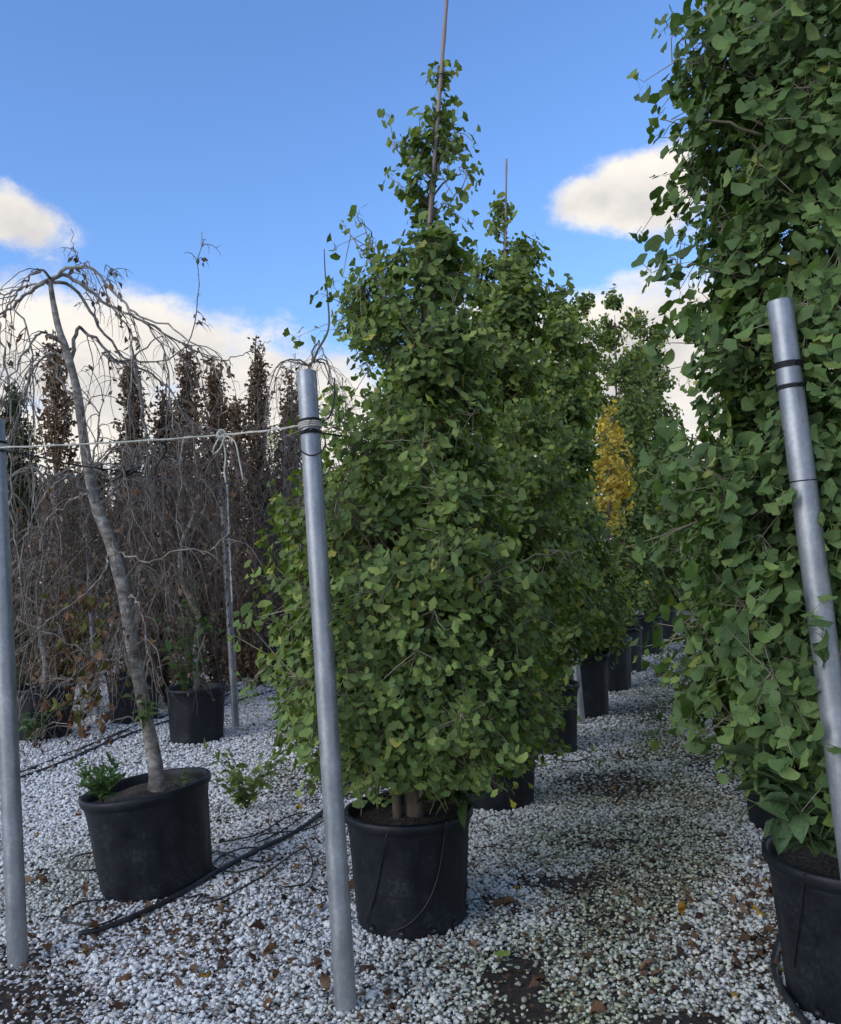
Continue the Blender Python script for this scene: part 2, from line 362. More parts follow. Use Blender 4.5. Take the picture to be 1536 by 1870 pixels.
# ---- pebbles: chips as instances (stuff) and the largest as single parts of the ground
def stone_mesh(i):
    rg = np.random.default_rng(100 + i)
    import bmesh
    bm = bmesh.new(); bmesh.ops.create_icosphere(bm, subdivisions=1, radius=1)
    for v in bm.verts:
        n = np.array(v.co); v.co = Vector(n * (0.72 + 0.5 * rg.random()))
    me = bpy.data.meshes.new('pebble'); bm.to_mesh(me); bm.free()
    me.polygons.foreach_set('use_smooth', np.ones(len(me.polygons), bool) if i % 2 else np.zeros(len(me.polygons), bool))
    me.materials.append(MAT['stone']); return me
STONES = [stone_mesh(i) for i in range(8)]
scol = bpy.data.collections.new('pebble_shapes')
for i, me in enumerate(STONES):
    o = bpy.data.objects.new('pebble_shape', me); scol.objects.link(o)
def scatter(n, y0, y1, smin, smax, seed):
    rg = np.random.default_rng(seed)
    y = np.exp(rg.uniform(math.log(y0), math.log(y1), n)) if y1 > 8 else np.sqrt(rg.uniform(y0 ** 2, y1 ** 2, n))
    x = rg.uniform(-1, 1, n) * (0.58 * y + 0.12)
    d = gravel_density(x, y)
    keep = rg.random(n) < np.clip(d * 1.02 + 0.05, 0, 1)
    x, y, d = x[keep], y[keep], d[keep]; n = len(x)
    s = rg.uniform(smin, smax, n) * np.where(rg.random(n) < 0.06, 1.5, 1) * (0.85 + 0.15 * d)
    alg = algae(x, y)
    base = np.stack([np.full(n, 0.80), np.full(n, 0.795), np.full(n, 0.765)], -1) * rg.uniform(0.82, 1.04, n)[:, None]
    u = rg.random(n)
    base[u < 0.16] = np.array([0.50, 0.50, 0.48]); base[u < 0.10] = np.array([0.40, 0.34, 0.26]); base[u < 0.06] = np.array([0.17, 0.125, 0.10])
    dirty = rg.random(n) < 0.40 * (1 - d) * 1.6
    base[dirty] *= np.array([0.55, 0.50, 0.46])
    al = np.clip(alg * rg.uniform(0.4, 1.15, n), 0, 1)[:, None]
    base = base * (1 - al + al * np.array([[0.54, 0.57, 0.36]]))
    z = gh(x, y) + s * rg.uniform(-0.05, 0.75, n)
    scl = s[:, None] * np.stack([rg.uniform(.75, 1.25, n), rg.uniform(.7, 1.1, n), rg.uniform(.5, .8, n)], -1)
    rot = np.stack([rg.uniform(-.6, .6, n), rg.uniform(-.6, .6, n), rg.uniform(0, 6.28, n)], -1)
    return np.stack([x, y, z], -1), scl, rot, base, rg.integers(0, 8, n)
parts = [scatter(84000, 2.35, 5.6, 0.0048, 0.0118, 1), scatter(60000, 5.6, 10.5, 0.0085, 0.014, 2), scatter(22000, 10.5, 19, 0.012, 0.02, 3)]
P_, S_, R_, T_, I_ = [np.concatenate([p[k] for p in parts]) for k in range(5)]
# the 300 chips that show largest
px_, zc_ = proj(P_)
vis = (px_[:, 0] > 5) & (px_[:, 0] < 1530) & (px_[:, 1] < 1866)
score = np.where(vis, S_.max(1) / zc_, 0); big = np.argsort(-score)[:300]
for i in big:
    o = bpy.data.objects.new('pebble', STONES[I_[i]]); COL.objects.link(o); o.parent = ground
    o.location = P_[i]; o.rotation_euler = R_[i]; o.scale = S_[i]; o['tint'] = tuple(float(q) for q in T_[i])
keep = np.ones(len(P_), bool); keep[big] = False
P_, S_, R_, T_, I_ = P_[keep], S_[keep], R_[keep], T_[keep], I_[keep]
gme = bpy.data.meshes.new('gravel'); gme.vertices.add(len(P_)); gme.vertices.foreach_set('co', P_.astype(np.float32).ravel())
for nm, ty, dat, key in (('scl', 'FLOAT_VECTOR', S_, 'vector'), ('rot', 'FLOAT_VECTOR', R_, 'vector'), ('idx', 'INT', I_, 'value')):
    a = gme.attributes.new(nm, ty, 'POINT'); a.data.foreach_set(key, np.asarray(dat, np.int32 if ty == 'INT' else np.float32).ravel())
a = gme.attributes.new('tint', 'FLOAT_COLOR', 'POINT'); a.data.foreach_set('color', np.hstack([T_, np.ones((len(T_), 1))]).astype(np.float32).ravel())
gme.materials.append(MAT['stone'])
gravel = bpy.data.objects.new('gravel', gme); COL.objects.link(gravel); tag(gravel, 'loose white marble chips spread over the nursery ground', 'gravel', kind='stuff')
ng = bpy.data.node_groups.new('scatter_chips', 'GeometryNodeTree')
ng.interface.new_socket('Geometry', in_out='INPUT', socket_type='NodeSocketGeometry'); ng.interface.new_socket('Geometry', in_out='OUTPUT', socket_type='NodeSocketGeometry')
gi = ng.nodes.new('NodeGroupInput'); go = ng.nodes.new('NodeGroupOutput'); ip = ng.nodes.new('GeometryNodeInstanceOnPoints'); ci = ng.nodes.new('GeometryNodeCollectionInfo')
ci.inputs[0].default_value = scol; ci.inputs['Separate Children'].default_value = True; ci.inputs['Reset Children'].default_value = True
def nat(name, ty):
    n = ng.nodes.new('GeometryNodeInputNamedAttribute'); n.data_type = ty; n.inputs[0].default_value = name
    return next(s for s in n.outputs if s.enabled and s.name == 'Attribute')
ng.links.new(gi.outputs[0], ip.inputs['Points']); ng.links.new(ci.outputs[0], ip.inputs['Instance']); ip.inputs['Pick Instance'].default_value = True
ng.links.new(nat('idx', 'INT'), ip.inputs['Instance Index']); ng.links.new(nat('rot', 'FLOAT_VECTOR'), ip.inputs['Rotation']); ng.links.new(nat('scl', 'FLOAT_VECTOR'), ip.inputs['Scale'])
ng.links.new(ip.outputs[0], go.inputs[0])
gmod = gravel.modifiers.new('chips', 'NODES'); gmod.node_group = ng

# ------------------------------------------------------------------ pots
def lathe(profile, seg, mod=None):
    pr = np.asarray(profile, float); an = np.linspace(0, 2 * np.pi, seg, endpoint=False)
    V = np.empty((len(pr), seg, 3))
    for i, (r, z) in enumerate(pr):
        rr = r * (1 + (mod(an, z) if mod else 0)); V[i, :, 0] = rr * np.cos(an); V[i, :, 1] = rr * np.sin(an); V[i, :, 2] = z
    idx = np.arange(len(pr) * seg).reshape(len(pr), seg)
    a = idx[:-1]; b = np.roll(a, -1, 1); c = idx[1:]; d = np.roll(c, -1, 1)
    return V.reshape(-1, 3), np.stack([a, b, d, c], -1).reshape(-1, 4)
def make_pot(x, y, rr, rb, h, label, group=None, tilt=(0, 0), seg=64, soil_drop=0.05, seed=0):
    rg = np.random.default_rng(seed + 500)
    root = empty('plant_pot', (x, y, float(gh(x, y)) - 0.012), label, 'plant pot', group); root.rotation_euler = (tilt[0], tilt[1], rg.uniform(0, 6))
    def ribs(an, z):
        k = np.clip((z - 0.05 * h) / (0.1 * h), 0, 1) * np.clip((0.80 * h - z) / (0.08 * h), 0, 1)
        q = np.abs(((an * 12 / (2 * np.pi)) % 1) - 0.5) * 2
        return -0.02 * k * np.clip((q - 0.55) / 0.12, 0, 1)
    rad = lambda z: rb + (rr * 0.945 - rb) * z / h
    prof = [(0.01, 0.0), (rb * 0.96, 0.0), (rb, 0.008)] + [(rad(z), z) for z in np.linspace(0.03 * h, 0.80 * h, 12)] + \
           [(rad(0.83 * h) * 1.008, 0.84 * h), (rad(.9 * h) * 1.015, 0.90 * h)]
    V, f = lathe(prof, seg, ribs); mesh_obj('shell', V, f, MAT['pot'], root, smooth_=True)
    e = 0.018
    profr = [(rad(.9 * h) * 1.012, 0.895 * h), (rr * 0.985, 0.925 * h), (rr, 0.945 * h), (rr, 0.985 * h), (rr - .004, h), (rr - 0.016, h + .002), (rr - 0.022, h - 0.006),
             (rr - 0.026, h - 0.03), (rad(0.8 * h) - 0.02, 0.75 * h)]
    V, f = lathe(profr, seg); mesh_obj('rim', V, f, MAT['pot'], root, smooth_=True)
    zs = h - soil_drop; rs = rr - 0.028
    rings = np.linspace(0, rs, 12); an = np.linspace(0, 2 * np.pi, 40, endpoint=False)
    VV = []
    for r in rings:
        xx, yy = r * np.cos(an), r * np.sin(an)
        VV.append(np.stack([xx, yy, zs + 0.012 * fbm(xx * 8 + seed, yy * 8, 1.0, seed) + 0.03 * np.exp(-(r / (0.3 * rs)) ** 2) * np.ones_like(xx)], -1))
    idx = np.arange(12 * 40).reshape(12, 40); a = idx[:-1]; b = np.roll(a, -1, 1); c = idx[1:]; d = np.roll(c, -1, 1)
    mesh_obj('soil', np.array(VV).reshape(-1, 3), np.stack([a, b, d, c], -1).reshape(-1, 4), MAT['soil'], root, smooth_=True)
    return root, zs + float(gh(x, y))

# ------------------------------------------------------------------ leaf batches
def ginkgo_template(seed, hi=True):
    rg = np.random.default_rng(seed)
    na = 11 if hi else 5
    a0 = math.radians(rg.uniform(48, 78)); an = np.linspace(-a0, a0, na)
    ro = 0.57 * (1 + 0.04 * np.sin(an * 5 + rg.uniform(0, 6)) + rg.normal(0, .02, na))
    ro[[0, -1]] *= 0.98
    if rg.random() < 0.7: ro[na // 2] *= rg.uniform(0.62, 0.9)
    cup = rg.uniform(-0.3, 0.3); fold = rg.uniform(-.1, .3)
    def pt(r, a):
        x = r * math.sin(a); y = r * math.cos(a)
        return (x, y, cup * (x * x) * 1.6 - 0.28 * y * y + fold * abs(x) * 0.5 + 0.03 * math.sin(a * 7 + seed))
    V = [(0, 0, 0)]; fs = []
    if hi:
        am = np.linspace(-a0 * .97, a0 * .97, 5)
        V += [pt(0.33, a) for a in am]; V += [pt(r, a) for r, a in zip(ro, an)]
        for k in range(4): fs.append((0, k + 2, k + 1))
        o = 6
        for k in range(4):                    # mid arc to outer arc (10 outer spans on 4 mid spans, the last ones shared)
            j0 = round(k * 10 / 4); j1 = round((k + 1) * 10 / 4)
            for j in range(j0, j1):
                fs.append((k + 1 if j < (j0 + j1) / 2 else k + 2, o + j + 1, o + j))
            jm = j0 + math.ceil((j1 - j0) / 2); fs.append((k + 1, k + 2, o + jm))
    else:
        V += [pt(r, a) for r, a in zip(ro, an)]
        for k in range(na - 1): fs.append((0, k + 2, k + 1))
    n = len(V); wd = 0.016
    V += [(-wd, -.55, -.12), (wd, -.55, -.12), (wd, .05, 0.004), (-wd, .05, 0.004)]
    fs += [(n, n + 1, n + 2), (n, n + 2, n + 3)]
    return np.array(V, float), np.array([f[::-1] for f in fs], np.int32)
def blade_template(seed, wid=0.42, curl=0.3):
    """pointed oval leaf, base at 0, length 1"""
    rg = np.random.default_rng(seed); L = [0, .25, .55, .82, 1.0]; Wd = [0.03, .8, 1.0, .55, 0.0]
    V = []; fs = []
    c1 = rg.uniform(-curl, curl); c2 = rg.uniform(0, curl * 1.6)
    for l, q in zip(L, Wd):
        z = -c2 * l * l
        for s in (-1, 0, 1): V.append((s * q * wid / 2, l, z + (abs(s) * q * wid * (0.25 + c1))))
    for k in range(4):
        for j in range(2):
            a = k * 3 + j; fs.append((a, a + 1, a + 4)); fs.append((a, a + 4, a + 3))
    return np.array(V), np.array(fs, np.int32)
def small_template(seed):
    """very small dry leaf, 4 triangles"""
    rg = np.random.default_rng(seed); w_ = rg.uniform(.2, .34); c = rg.uniform(-.25, .25)
    V = np.array([(0, 0, 0), (-w_, .5, rg.uniform(0, .3)), (w_, .5, rg.uniform(0, .3)), (0, .55, c * .4 - .05), (0, 1, c)])
    return V, np.array([(0, 2, 3), (0, 3, 1), (3, 2, 4), (1, 3, 4)], np.int32)
GHI = [ginkgo_template(i) for i in range(6)]; GLO = [ginkgo_template(20 + i, False) for i in range(6)]
SML = [small_template(i) for i in range(6)]
BLD = [blade_template(i, 0.30) for i in range(4)]; BRD = [blade_template(9 + i, 0.55) for i in range(4)]
def frames(axis, normal):
    Y = unit(axis); Z = unit(normal - (normal * Y).sum(-1, keepdims=True) * Y); X = np.cross(Y, Z)
    return np.stack([X, Y, Z], -1)               # columns
def leaf_batch(name, P, axis, normal, size, tint, templates, material, parent, seed=0, smooth_=True):
    rg = np.random.default_rng(seed); k = rg.integers(0, len(templates), len(P)); B = frames(axis, normal)
    Vs, Fs, Ts, off = [], [], [], 0
    for j, (tv, tf) in enumerate(templates):
        m = np.where(k == j)[0]
        if not len(m): continue
        V = np.einsum('nij,vj->nvi', B[m], tv) * size[m][:, None, None] + P[m][:, None, :]
        Vs.append(V.reshape(-1, 3)); Fs.append((tf[None] + (np.arange(len(m)) * len(tv))[:, None, None]).reshape(-1, 3) + off)
        Ts.append(np.repeat(tint[m], len(tv), 0)); off += len(m) * len(tv)
    return mesh_obj(name, np.vstack(Vs), np.vstack(Fs), material, parent, tint=np.vstack(Ts), smooth_=smooth_)
def leaf_parts(name, P, axis, normal, size, templates, material, parent, palette, seed=0):
    """single leaves as objects sharing a few meshes"""
    rg = np.random.default_rng(seed); B = frames(axis, normal); meshes = []
    for i, (tv, tf) in enumerate(templates):
        for j, c in enumerate(palette):
            o = mesh_obj(name, tv, tf, material, link=False, tint=np.array(c), smooth_=True); meshes.append(o.data); bpy.data.objects.remove(o)
    for i in range(len(P)):
        o = bpy.data.objects.new(name, meshes[rg.integers(0, len(meshes))]); COL.objects.link(o); o.parent = parent
        m = Matrix([[*(B[i][r] * size[i]), P[i][r]] for r in range(3)] + [[0, 0, 0, 1]]); o.matrix_local = m

# ------------------------------------------------------------------ ginkgo trees
def ginkgo_tints(rg, n, z, zmin, zmax, yellow=0.02, dark=1.0):
    g = rg.uniform(0, 1, n)[:, None]
    c = (1 - g) * np.array([[0.080, 0.140, 0.034]]) + g * np.array([[0.185, 0.270, 0.062]])
    u = rg.random(n)
    c[u < 0.12] = np.array([0.27, 0.34, 0.085]); c[u < yellow] = np.array([0.40, 0.38, 0.07])
    return c * dark * np.array([[1.18, 1.12, .85]])
PAL = [(0.105, 0.175, 0.031), (0.145, 0.222, 0.039), (0.19, 0.27, 0.048), (0.28, 0.345, 0.07)]
def make_ginkgo(D, trunk_px, prof, label, seed, n_br, per, leaf=0.062, hi=True, n_parts=0, zbase=0.42, trunk_r=0.03, yellow_range=None, extra=None, zcut=None, depth_k=1.0, group='ginkgo trees', dark=1.0, droop=1.0, stems=1, all_yellow=False, hue=(1, 1, 1)):
    rg = np.random.default_rng(seed)
    tr = np.array([at(x, y, D) for x, y in trunk_px])            # low to high
    tr[0, 2] = zbase - 0.04
    root_loc = tr[0].copy(); root = empty('ginkgo_tree', root_loc, label, 'tree', group)
    L = lambda P: np.asarray(P) - root_loc
    tz = tr[:, 2]
    def centre(z): return np.stack([np.interp(z, tz, tr[:, 0]), np.interp(z, tz, tr[:, 1])], -1)
    pz, rl, rr_ = [], [], []
    for y, xl, xr in prof:
        a, b = at(xl, y, D), at(xr, y, D); c = centre((a[2] + b[2]) / 2)
        pz.append((a[2] + b[2]) / 2); rl.append(max(0.02, c[0] - a[0])); rr_.append(max(0.02, b[0] - c[0]))
    o = np.argsort(pz); pz = np.array(pz)[o]; rl = np.array(rl)[o]; rr_ = np.array(rr_)[o]
    def radius(z, az):
        l = np.interp(z, pz, rl); r = np.interp(z, pz, rr_); c = np.cos(az)
        side = np.where(c > 0, r, l); dep = 0.5 * (l + r) * depth_k
        return 1 / np.sqrt((c / side) ** 2 + (np.sin(az) / dep) ** 2)
    # trunk
    tr = tr.copy(); tr[-1] = tr[-2] + (tr[-1] - tr[-2]) * .88
    K = 24; tp = spline(tr, K); tp[1:-1, :2] += rg.normal(0, 0.004, (K - 2, 2))
    trad = np.interp(np.linspace(0, 1, K), [0, .06, .5, 1], [trunk_r * 1.5, trunk_r, trunk_r * .6, 0.004])
    V, f = tubes(tp[None], trad[None], 10); mesh_obj('trunk', L(V), f, MAT['bark'], root, smooth_=True)
    if stems > 1:
        s2 = spline([tr[0] + [-.075, -.03, 0], tr[0] + [-.07, -.03, .3], centre(1.1).tolist() + [1.1]], 14)
        V, f = tubes((s2 - root_loc)[None], np.linspace(.022, .012, 14)[None], 8); mesh_obj('stem', V, f, MAT['bark'], root, smooth_=True)
    # branches to tips spread over the crown surface
    zg = np.linspace(pz[0], pz[-1], 200); wgt = np.interp(zg, pz, (rl + rr_) / 2) ** 1.0 + 0.05
    ztip = rg.choice(zg, n_br, p=wgt / wgt.sum()) + rg.normal(0, .02, n_br)
    az_ = (np.arange(n_br) * 2.399963 + rg.uniform(0, .5, n_br)) % (2 * np.pi)
    rad = np.maximum(.015, radius(ztip, az_) - .048) * np.where(rg.random(n_br) < 0.16, rg.uniform(.35, .7, n_br), rg.uniform(.72, 1.0, n_br))
    c = centre(ztip)
    tip = np.stack([c[:, 0] + rad * np.cos(az_), c[:, 1] + rad * np.sin(az_), ztip], -1)
    zs = np.maximum(ztip - rad * rg.uniform(0.5, 1.3, n_br), zbase + 0.12 + 0.3 * rg.random(n_br)); zs = np.minimum(zs, tz[-1] - .05)
    cs = centre(zs); st = np.stack([cs[:, 0], cs[:, 1], zs], -1)
    mid = st * .45 + tip * .55; mid[:, 2] = st[:, 2] * .5 + tip[:, 2] * .5 + rad * rg.uniform(-.08, .22, n_br)
    mid[:, :2] += rg.normal(0, .03, (n_br, 2))
    if extra is not None:                                          # hand placed sprays that break the outline
        for e in extra:
            pts = np.array([at(*q) for q in e]); st = np.vstack([st, pts[0]]); mid = np.vstack([mid, pts[1]]); tip = np.vstack([tip, pts[2]])
            rad = np.append(rad, np.linalg.norm(pts[2] - pts[0]))
    nb = len(st); t = np.linspace(0, 1, 9)[None, :, None]
    BP = (1 - t) ** 2 * st[:, None] + 2 * t * (1 - t) * mid[:, None] + t ** 2 * tip[:, None]
    BP[:, 2:-1] += rg.normal(0, 0.008, BP[:, 2:-1].shape)
    br = np.linspace(1, 0.25, 9)[None] * np.clip(0.004 + 0.008 * rad, .003, .012)[:, None]
    V, f = tubes(BP, br, 5)
    # clusters of leaves on short spurs along the branches
    ncl = np.maximum(3, (per * (0.35 + rad / max(rad.mean(), .05) * 0.65) * np.clip(rad / .13, .62, 1)).astype(int))
    if extra is not None: ncl[-len(extra):] = np.maximum(4, ncl[-len(extra):] // 4)
    bi = np.repeat(np.arange(nb), ncl); tt = rg.beta(2.4, 1.0, len(bi)); tt = 0.12 + 0.90 * tt
    tcl = np.clip(tt, 0, 1)[:, None]
    cp = (1 - tcl) ** 2 * st[bi] + 2 * tcl * (1 - tcl) * mid[bi] + tcl ** 2 * tip[bi]
    spread = (0.012 + 0.058 * np.clip(rad[bi] / .35, .12, 1.2))[:, None]
    cj = cp + rg.normal(0, 1, cp.shape) * spread
    # side twigs that carry the clusters
    far_ = np.linalg.norm(cj - cp, axis=1) > 0.05
    tw = np.stack([cp[far_], (cp[far_] + cj[far_]) / 2 + rg.normal(0, .006, cj[far_].shape), cj[far_]], 1)
    V2, f2 = tubes(tw, np.tile([[.0028, .002, .0013]], (len(tw), 1)), 3, cap=False)
    n1 = len(V); allf = f + [q + n1 for q in f2]
    mesh_obj('branches', L(np.vstack([V, V2])), allf, MAT['twigg'] if hi else MAT['twig'], root, smooth_=True)['kind'] = 'stuff'
    nl = rg.integers(4, 8, len(cj)); ci_ = np.repeat(np.arange(len(cj)), nl); n = len(ci_)
    cc_ = centre(cj[ci_][:, 2]); outw = cj[ci_] - np.stack([cc_[:, 0], cc_[:, 1], cj[ci_][:, 2]], -1); outw[:, 2] = 0; outw = unit(outw + rg.normal(0, .02, outw.shape))
    sz = leaf * rg.uniform(.55, 1.32, n)
    # rosettes: the leaves of one spur fan out round its axis, blades hanging and facing outwards
    spur = unit(outw + rg.normal(0, .45, (len(cj), 3))[ci_] + np.array([0, 0, .15]))
    t1 = unit(np.cross(spur, [0, 0, 1.0])); t2 = np.cross(t1, spur)
    first = np.concatenate([[0], np.cumsum(nl)[:-1]])[ci_]; k_in = np.arange(n) - first
    ang = 2 * np.pi * k_in / nl[ci_] + rg.uniform(0, 6.28, len(cj))[ci_] + rg.normal(0, .3, n)
    axis = unit((t1 * np.cos(ang)[:, None] + t2 * np.sin(ang)[:, None]) * .85 + spur * .35 + np.array([0, 0, -0.30 * droop]) + rg.normal(0, .18, (n, 3)))
    nor = unit(spur * 0.8 + np.array([0, 0, 0.42]) + rg.normal(0, .26, (n, 3)))
    P = cj[ci_] + axis * (sz * 0.5)[:, None] + rg.normal(0, .010, (n, 3))
    ok = P[:, 2] > (zbase - 0.16 if zcut is None else zcut + rg.normal(0, .03, n))
    P, axis, nor, sz = P[ok], axis[ok], nor[ok], sz[ok]; n = len(P)
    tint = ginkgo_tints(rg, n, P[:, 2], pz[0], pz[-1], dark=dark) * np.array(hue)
    if all_yellow: 
        g = rg.uniform(0, 1, n)[:, None]; tint = (1 - g) * np.array([[.52, .36, .03]]) + g * np.array([[.74, .58, .08]])
    # a patchwork of lighter and darker sprays (young and old wood)
    tint = tint * (0.86 + 0.30 * rg.random(nb))[bi[ci_[ok]]][:, None]
    tpl = GHI if hi else GLO
    if n_parts:
        pxl, zc = proj(P); v = (pxl[:, 0] > 0) & (pxl[:, 0] < PW) & (pxl[:, 1] > 0) & (pxl[:, 1] < PH)
        cc2 = centre(P[:, 2]); toward = -((P[:, :2] - cc2) * unit(cc2)).sum(1) / np.maximum(0.05, radius(P[:, 2], np.full(n, -np.pi / 2)))
        facing = np.abs((nor * unit(cam_pos - P)).sum(1))
        sc = np.where(v & (toward > .45), sz / zc * (0.4 + facing), 0); sel = np.argsort(-sc)[:n_parts]
        selp = (L(P[sel]), axis[sel], nor[sel], sz[sel]); kp = np.ones(n, bool); kp[sel] = False; P, axis, nor, sz, tint = P[kp], axis[kp], nor[kp], sz[kp], tint[kp]
    cr_ = leaf_batch('crown', L(P), axis, nor, sz, tint, tpl, MAT['ginkgo'], root, seed); cr_['kind'] = 'stuff'
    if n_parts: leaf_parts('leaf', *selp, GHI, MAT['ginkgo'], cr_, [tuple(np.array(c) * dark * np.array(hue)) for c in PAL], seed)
    return root

G = {}
for k, (px, py) in dict(main=(752, 1674), A=(908, 1462), B=(1003, 1368), C=(1058, 1303), D=(1108, 1257), E=(1134, 1224), F=(1177, 1192), H=(1208, 1165)).items():
    g = gnd(px, py); G[k] = g
print({k: (round(v[0], 2), round(v[1], 2)) for k, v in G.items()})
pr = dict(group='black nursery pots')
make_pot(G['main'][0], G['main'][1], .285, .235, .48, 'black plastic pot with weeds beside the tall grey post, holding the large ginkgo', **pr, seed=1, seg=80)
make_pot(G['A'][0], G['A'][1], .285, .235, .48, 'black pot right behind the large ginkgo, half hidden by low leaves', **pr, seed=2)
make_pot(G['B'][0], G['B'][1], .27, .225, .55, 'narrow black pot beside the leaning grey stake behind the large ginkgo', **pr, seed=3)
make_pot(G['C'][0], G['C'][1], .33, .29, .62, 'big black pot just behind the leaning grey stake', **pr, seed=4)
make_pot(G['D'][0], G['D'][1], .33, .29, .62, 'black pot under the yellow ginkgo', **pr, seed=5)
make_pot(G['E'][0], G['E'][1], .33, .29, .62, 'black pot between the yellow ginkgo pot and the end of the row', **pr, seed=6)
make_pot(G['F'][0], G['F'][1], .33, .30, .62, 'black pot close to the far end of the ginkgo row', **pr, seed=7)
make_pot(G['H'][0], G['H'][1], .33, .30, .62, 'last black pot of the ginkgo row, deep in shade', **pr, seed=8)

main_prof = [(118, 803, 822), (150, 797, 832), (200, 780, 832), (240, 738, 845), (300, 722, 858), (350, 728, 850), (398, 762, 822), (415, 775, 795), (435, 735, 835), (450, 705, 862), (500, 655, 872), (540, 612, 885), (600, 585, 892),
             (650, 572, 900), (700, 560, 905), (800, 540, 925), (900, 505, 945), (1000, 490, 985), (1100, 462, 1000), (1200, 452, 1005), (1260, 458, 1010), (1320, 480, 1010), (1380, 540, 990), (1420, 640, 930), (1445, 690, 850)]
Dm = float(G['main'][1])
make_ginkgo(Dm, [(757, 1465), (752, 1250), (756, 1000), (766, 800), (776, 600), (786, 420), (800, 210), (809, 125)], main_prof,
            'large bushy green ginkgo tied to a cane, in the pot beside the tall grey post', 11, 250, 25, n_parts=300, trunk_r=.034, leaf=.048, hue=(.93, .96, 1.1), zcut=.60, stems=2,
            extra=[[(725, 560, Dm), (685, 480, Dm), (632, 418, Dm)], [(700, 500, Dm), (676, 450, Dm), (662, 405, Dm)], [(792, 330, Dm), (745, 290, Dm - .05), (716, 262, Dm)],
                   [(900, 1050, Dm - .2), (980, 1010, Dm - .15), (1062, 1002, Dm - .1)], [(880, 1400, Dm - .2), (960, 1390, Dm - .15), (1012, 1372, Dm - .1)],
                   [(560, 1150, Dm - .15), (500, 1180, Dm - .1), (462, 1250, Dm)], [(600, 1260, Dm - .1), (540, 1300, Dm - .1), (505, 1355, Dm)], [(790, 360, Dm), (840, 290, Dm), (857, 318, Dm)], [(790, 380, Dm), (750, 350, Dm), (730, 335, Dm)], [(795, 330, Dm - .03), (815, 260, Dm - .05), (835, 240, Dm)], [(788, 400, Dm), (820, 370, Dm - .05), (842, 350, Dm)], [(800, 260, Dm), (770, 240, Dm - .04), (742, 250, Dm)], [(790, 370, Dm - .02), (775, 330, Dm - .08), (765, 310, Dm - .1)], [(795, 330, Dm - .02), (810, 320, Dm - .08), (822, 345, Dm - .1)]])
DA = float(G['A'][1])
make_ginkgo(DA, [(908, 1400), (905, 1200), (908, 1000), (912, 800), (918, 600), (922, 440), (923, 380)],
            [(362, 905, 930), (420, 880, 955), (450, 866, 985), (520, 846, 1005), (600, 835, 1012), (700, 815, 1030), (800, 800, 1040), (900, 790, 1050), (1000, 780, 1075), (1100, 775, 1040), (1200, 790, 1015), (1300, 800, 1022), (1380, 820, 1022), (1440, 860, 985)],
            'green ginkgo with a bare cane tip, right behind the large ginkgo', 12, 210, 21, n_parts=300, trunk_r=.03, leaf=.054)
DB = float(G['B'][1])
make_ginkgo(DB, [(1003, 1290), (1004, 1100), (1010, 900), (1020, 700), (1032, 540)],
            [(516, 1015, 1050), (560, 985, 1066), (620, 960, 1075), (700, 940, 1078), (800, 930, 1085), (900, 920, 1090), (1000, 910, 1105), (1100, 905, 1110), (1160, 910, 1095), (1185, 940, 1070)],
            'yellowish green ginkgo above the narrow black pot', 13, 170, 18, hi=False, n_parts=120, leaf=.064, dark=.95)
DC = float(G['C'][1])
make_ginkgo(DC, [(1058, 1205), (1058, 1000), (1062, 800), (1066, 560)],
            [(540, 1045, 1085), (600, 1020, 1095), (700, 1005, 1098), (740, 1000, 1088), (800, 990, 1074), (900, 980, 1082), (970, 970, 1110), (1030, 965, 1130), (1100, 965, 1148), (1160, 975, 1148), (1190, 1000, 1130)],
            'dark green ginkgo overhanging the big black pot', 14, 160, 18, hi=False, n_parts=60, leaf=.066, dark=.85)
DD = float(G['D'][1])
make_ginkgo(DD, [(1108, 1170), (1110, 1000), (1116, 850), (1120, 750)],
            [(748, 1095, 1118), (790, 1078, 1145), (830, 1072, 1158), (880, 1072, 1158), (930, 1078, 1155), (968, 1100, 1140)],
            'small ginkgo with bright yellow autumn leaves', 15, 52, 6, hi=False, leaf=.062, all_yellow=True)
DE = float(G['E'][1])
make_ginkgo(DE, [(1134, 1140), (1134, 1000), (1128, 800), (1122, 545)],
            [(532, 1105, 1140), (580, 1088, 1160), (640, 1065, 1178), (720, 1060, 1190), (800, 1060, 1195), (900, 1060, 1200), (1000, 1060, 1205), (1080, 1070, 1200), (1125, 1090, 1185)],
            'tall green ginkgo rising just behind the yellow one', 16, 170, 18, hi=False, leaf=.076, dark=.82)
DF = float(G['F'][1])
make_ginkgo(DF, [(1177, 1110), (1178, 1000), (1182, 800), (1185, 590)],
            [(560, 1165, 1205), (610, 1140, 1222), (650, 1130, 1210), (682, 1115, 1246), (705, 1120, 1215), (740, 1115, 1220), (775, 1110, 1258), (830, 1110, 1262), (900, 1110, 1262), (1000, 1115, 1262), (1070, 1130, 1240), (1100, 1150, 1215)],
            'broad dark ginkgo near the far end of the row', 17, 170, 18, hi=False, leaf=.085, dark=.75)
DH = float(G['H'][1])
make_ginkgo(DH, [(1208, 1090), (1212, 950), (1220, 830)],
            [(820, 1205, 1235), (870, 1170, 1262), (940, 1150, 1285), (1020, 1150, 1290), (1080, 1170, 1260)],
            'dark ginkgo closing the end of the path', 18, 120, 15, hi=False, leaf=.095, dark=.75)
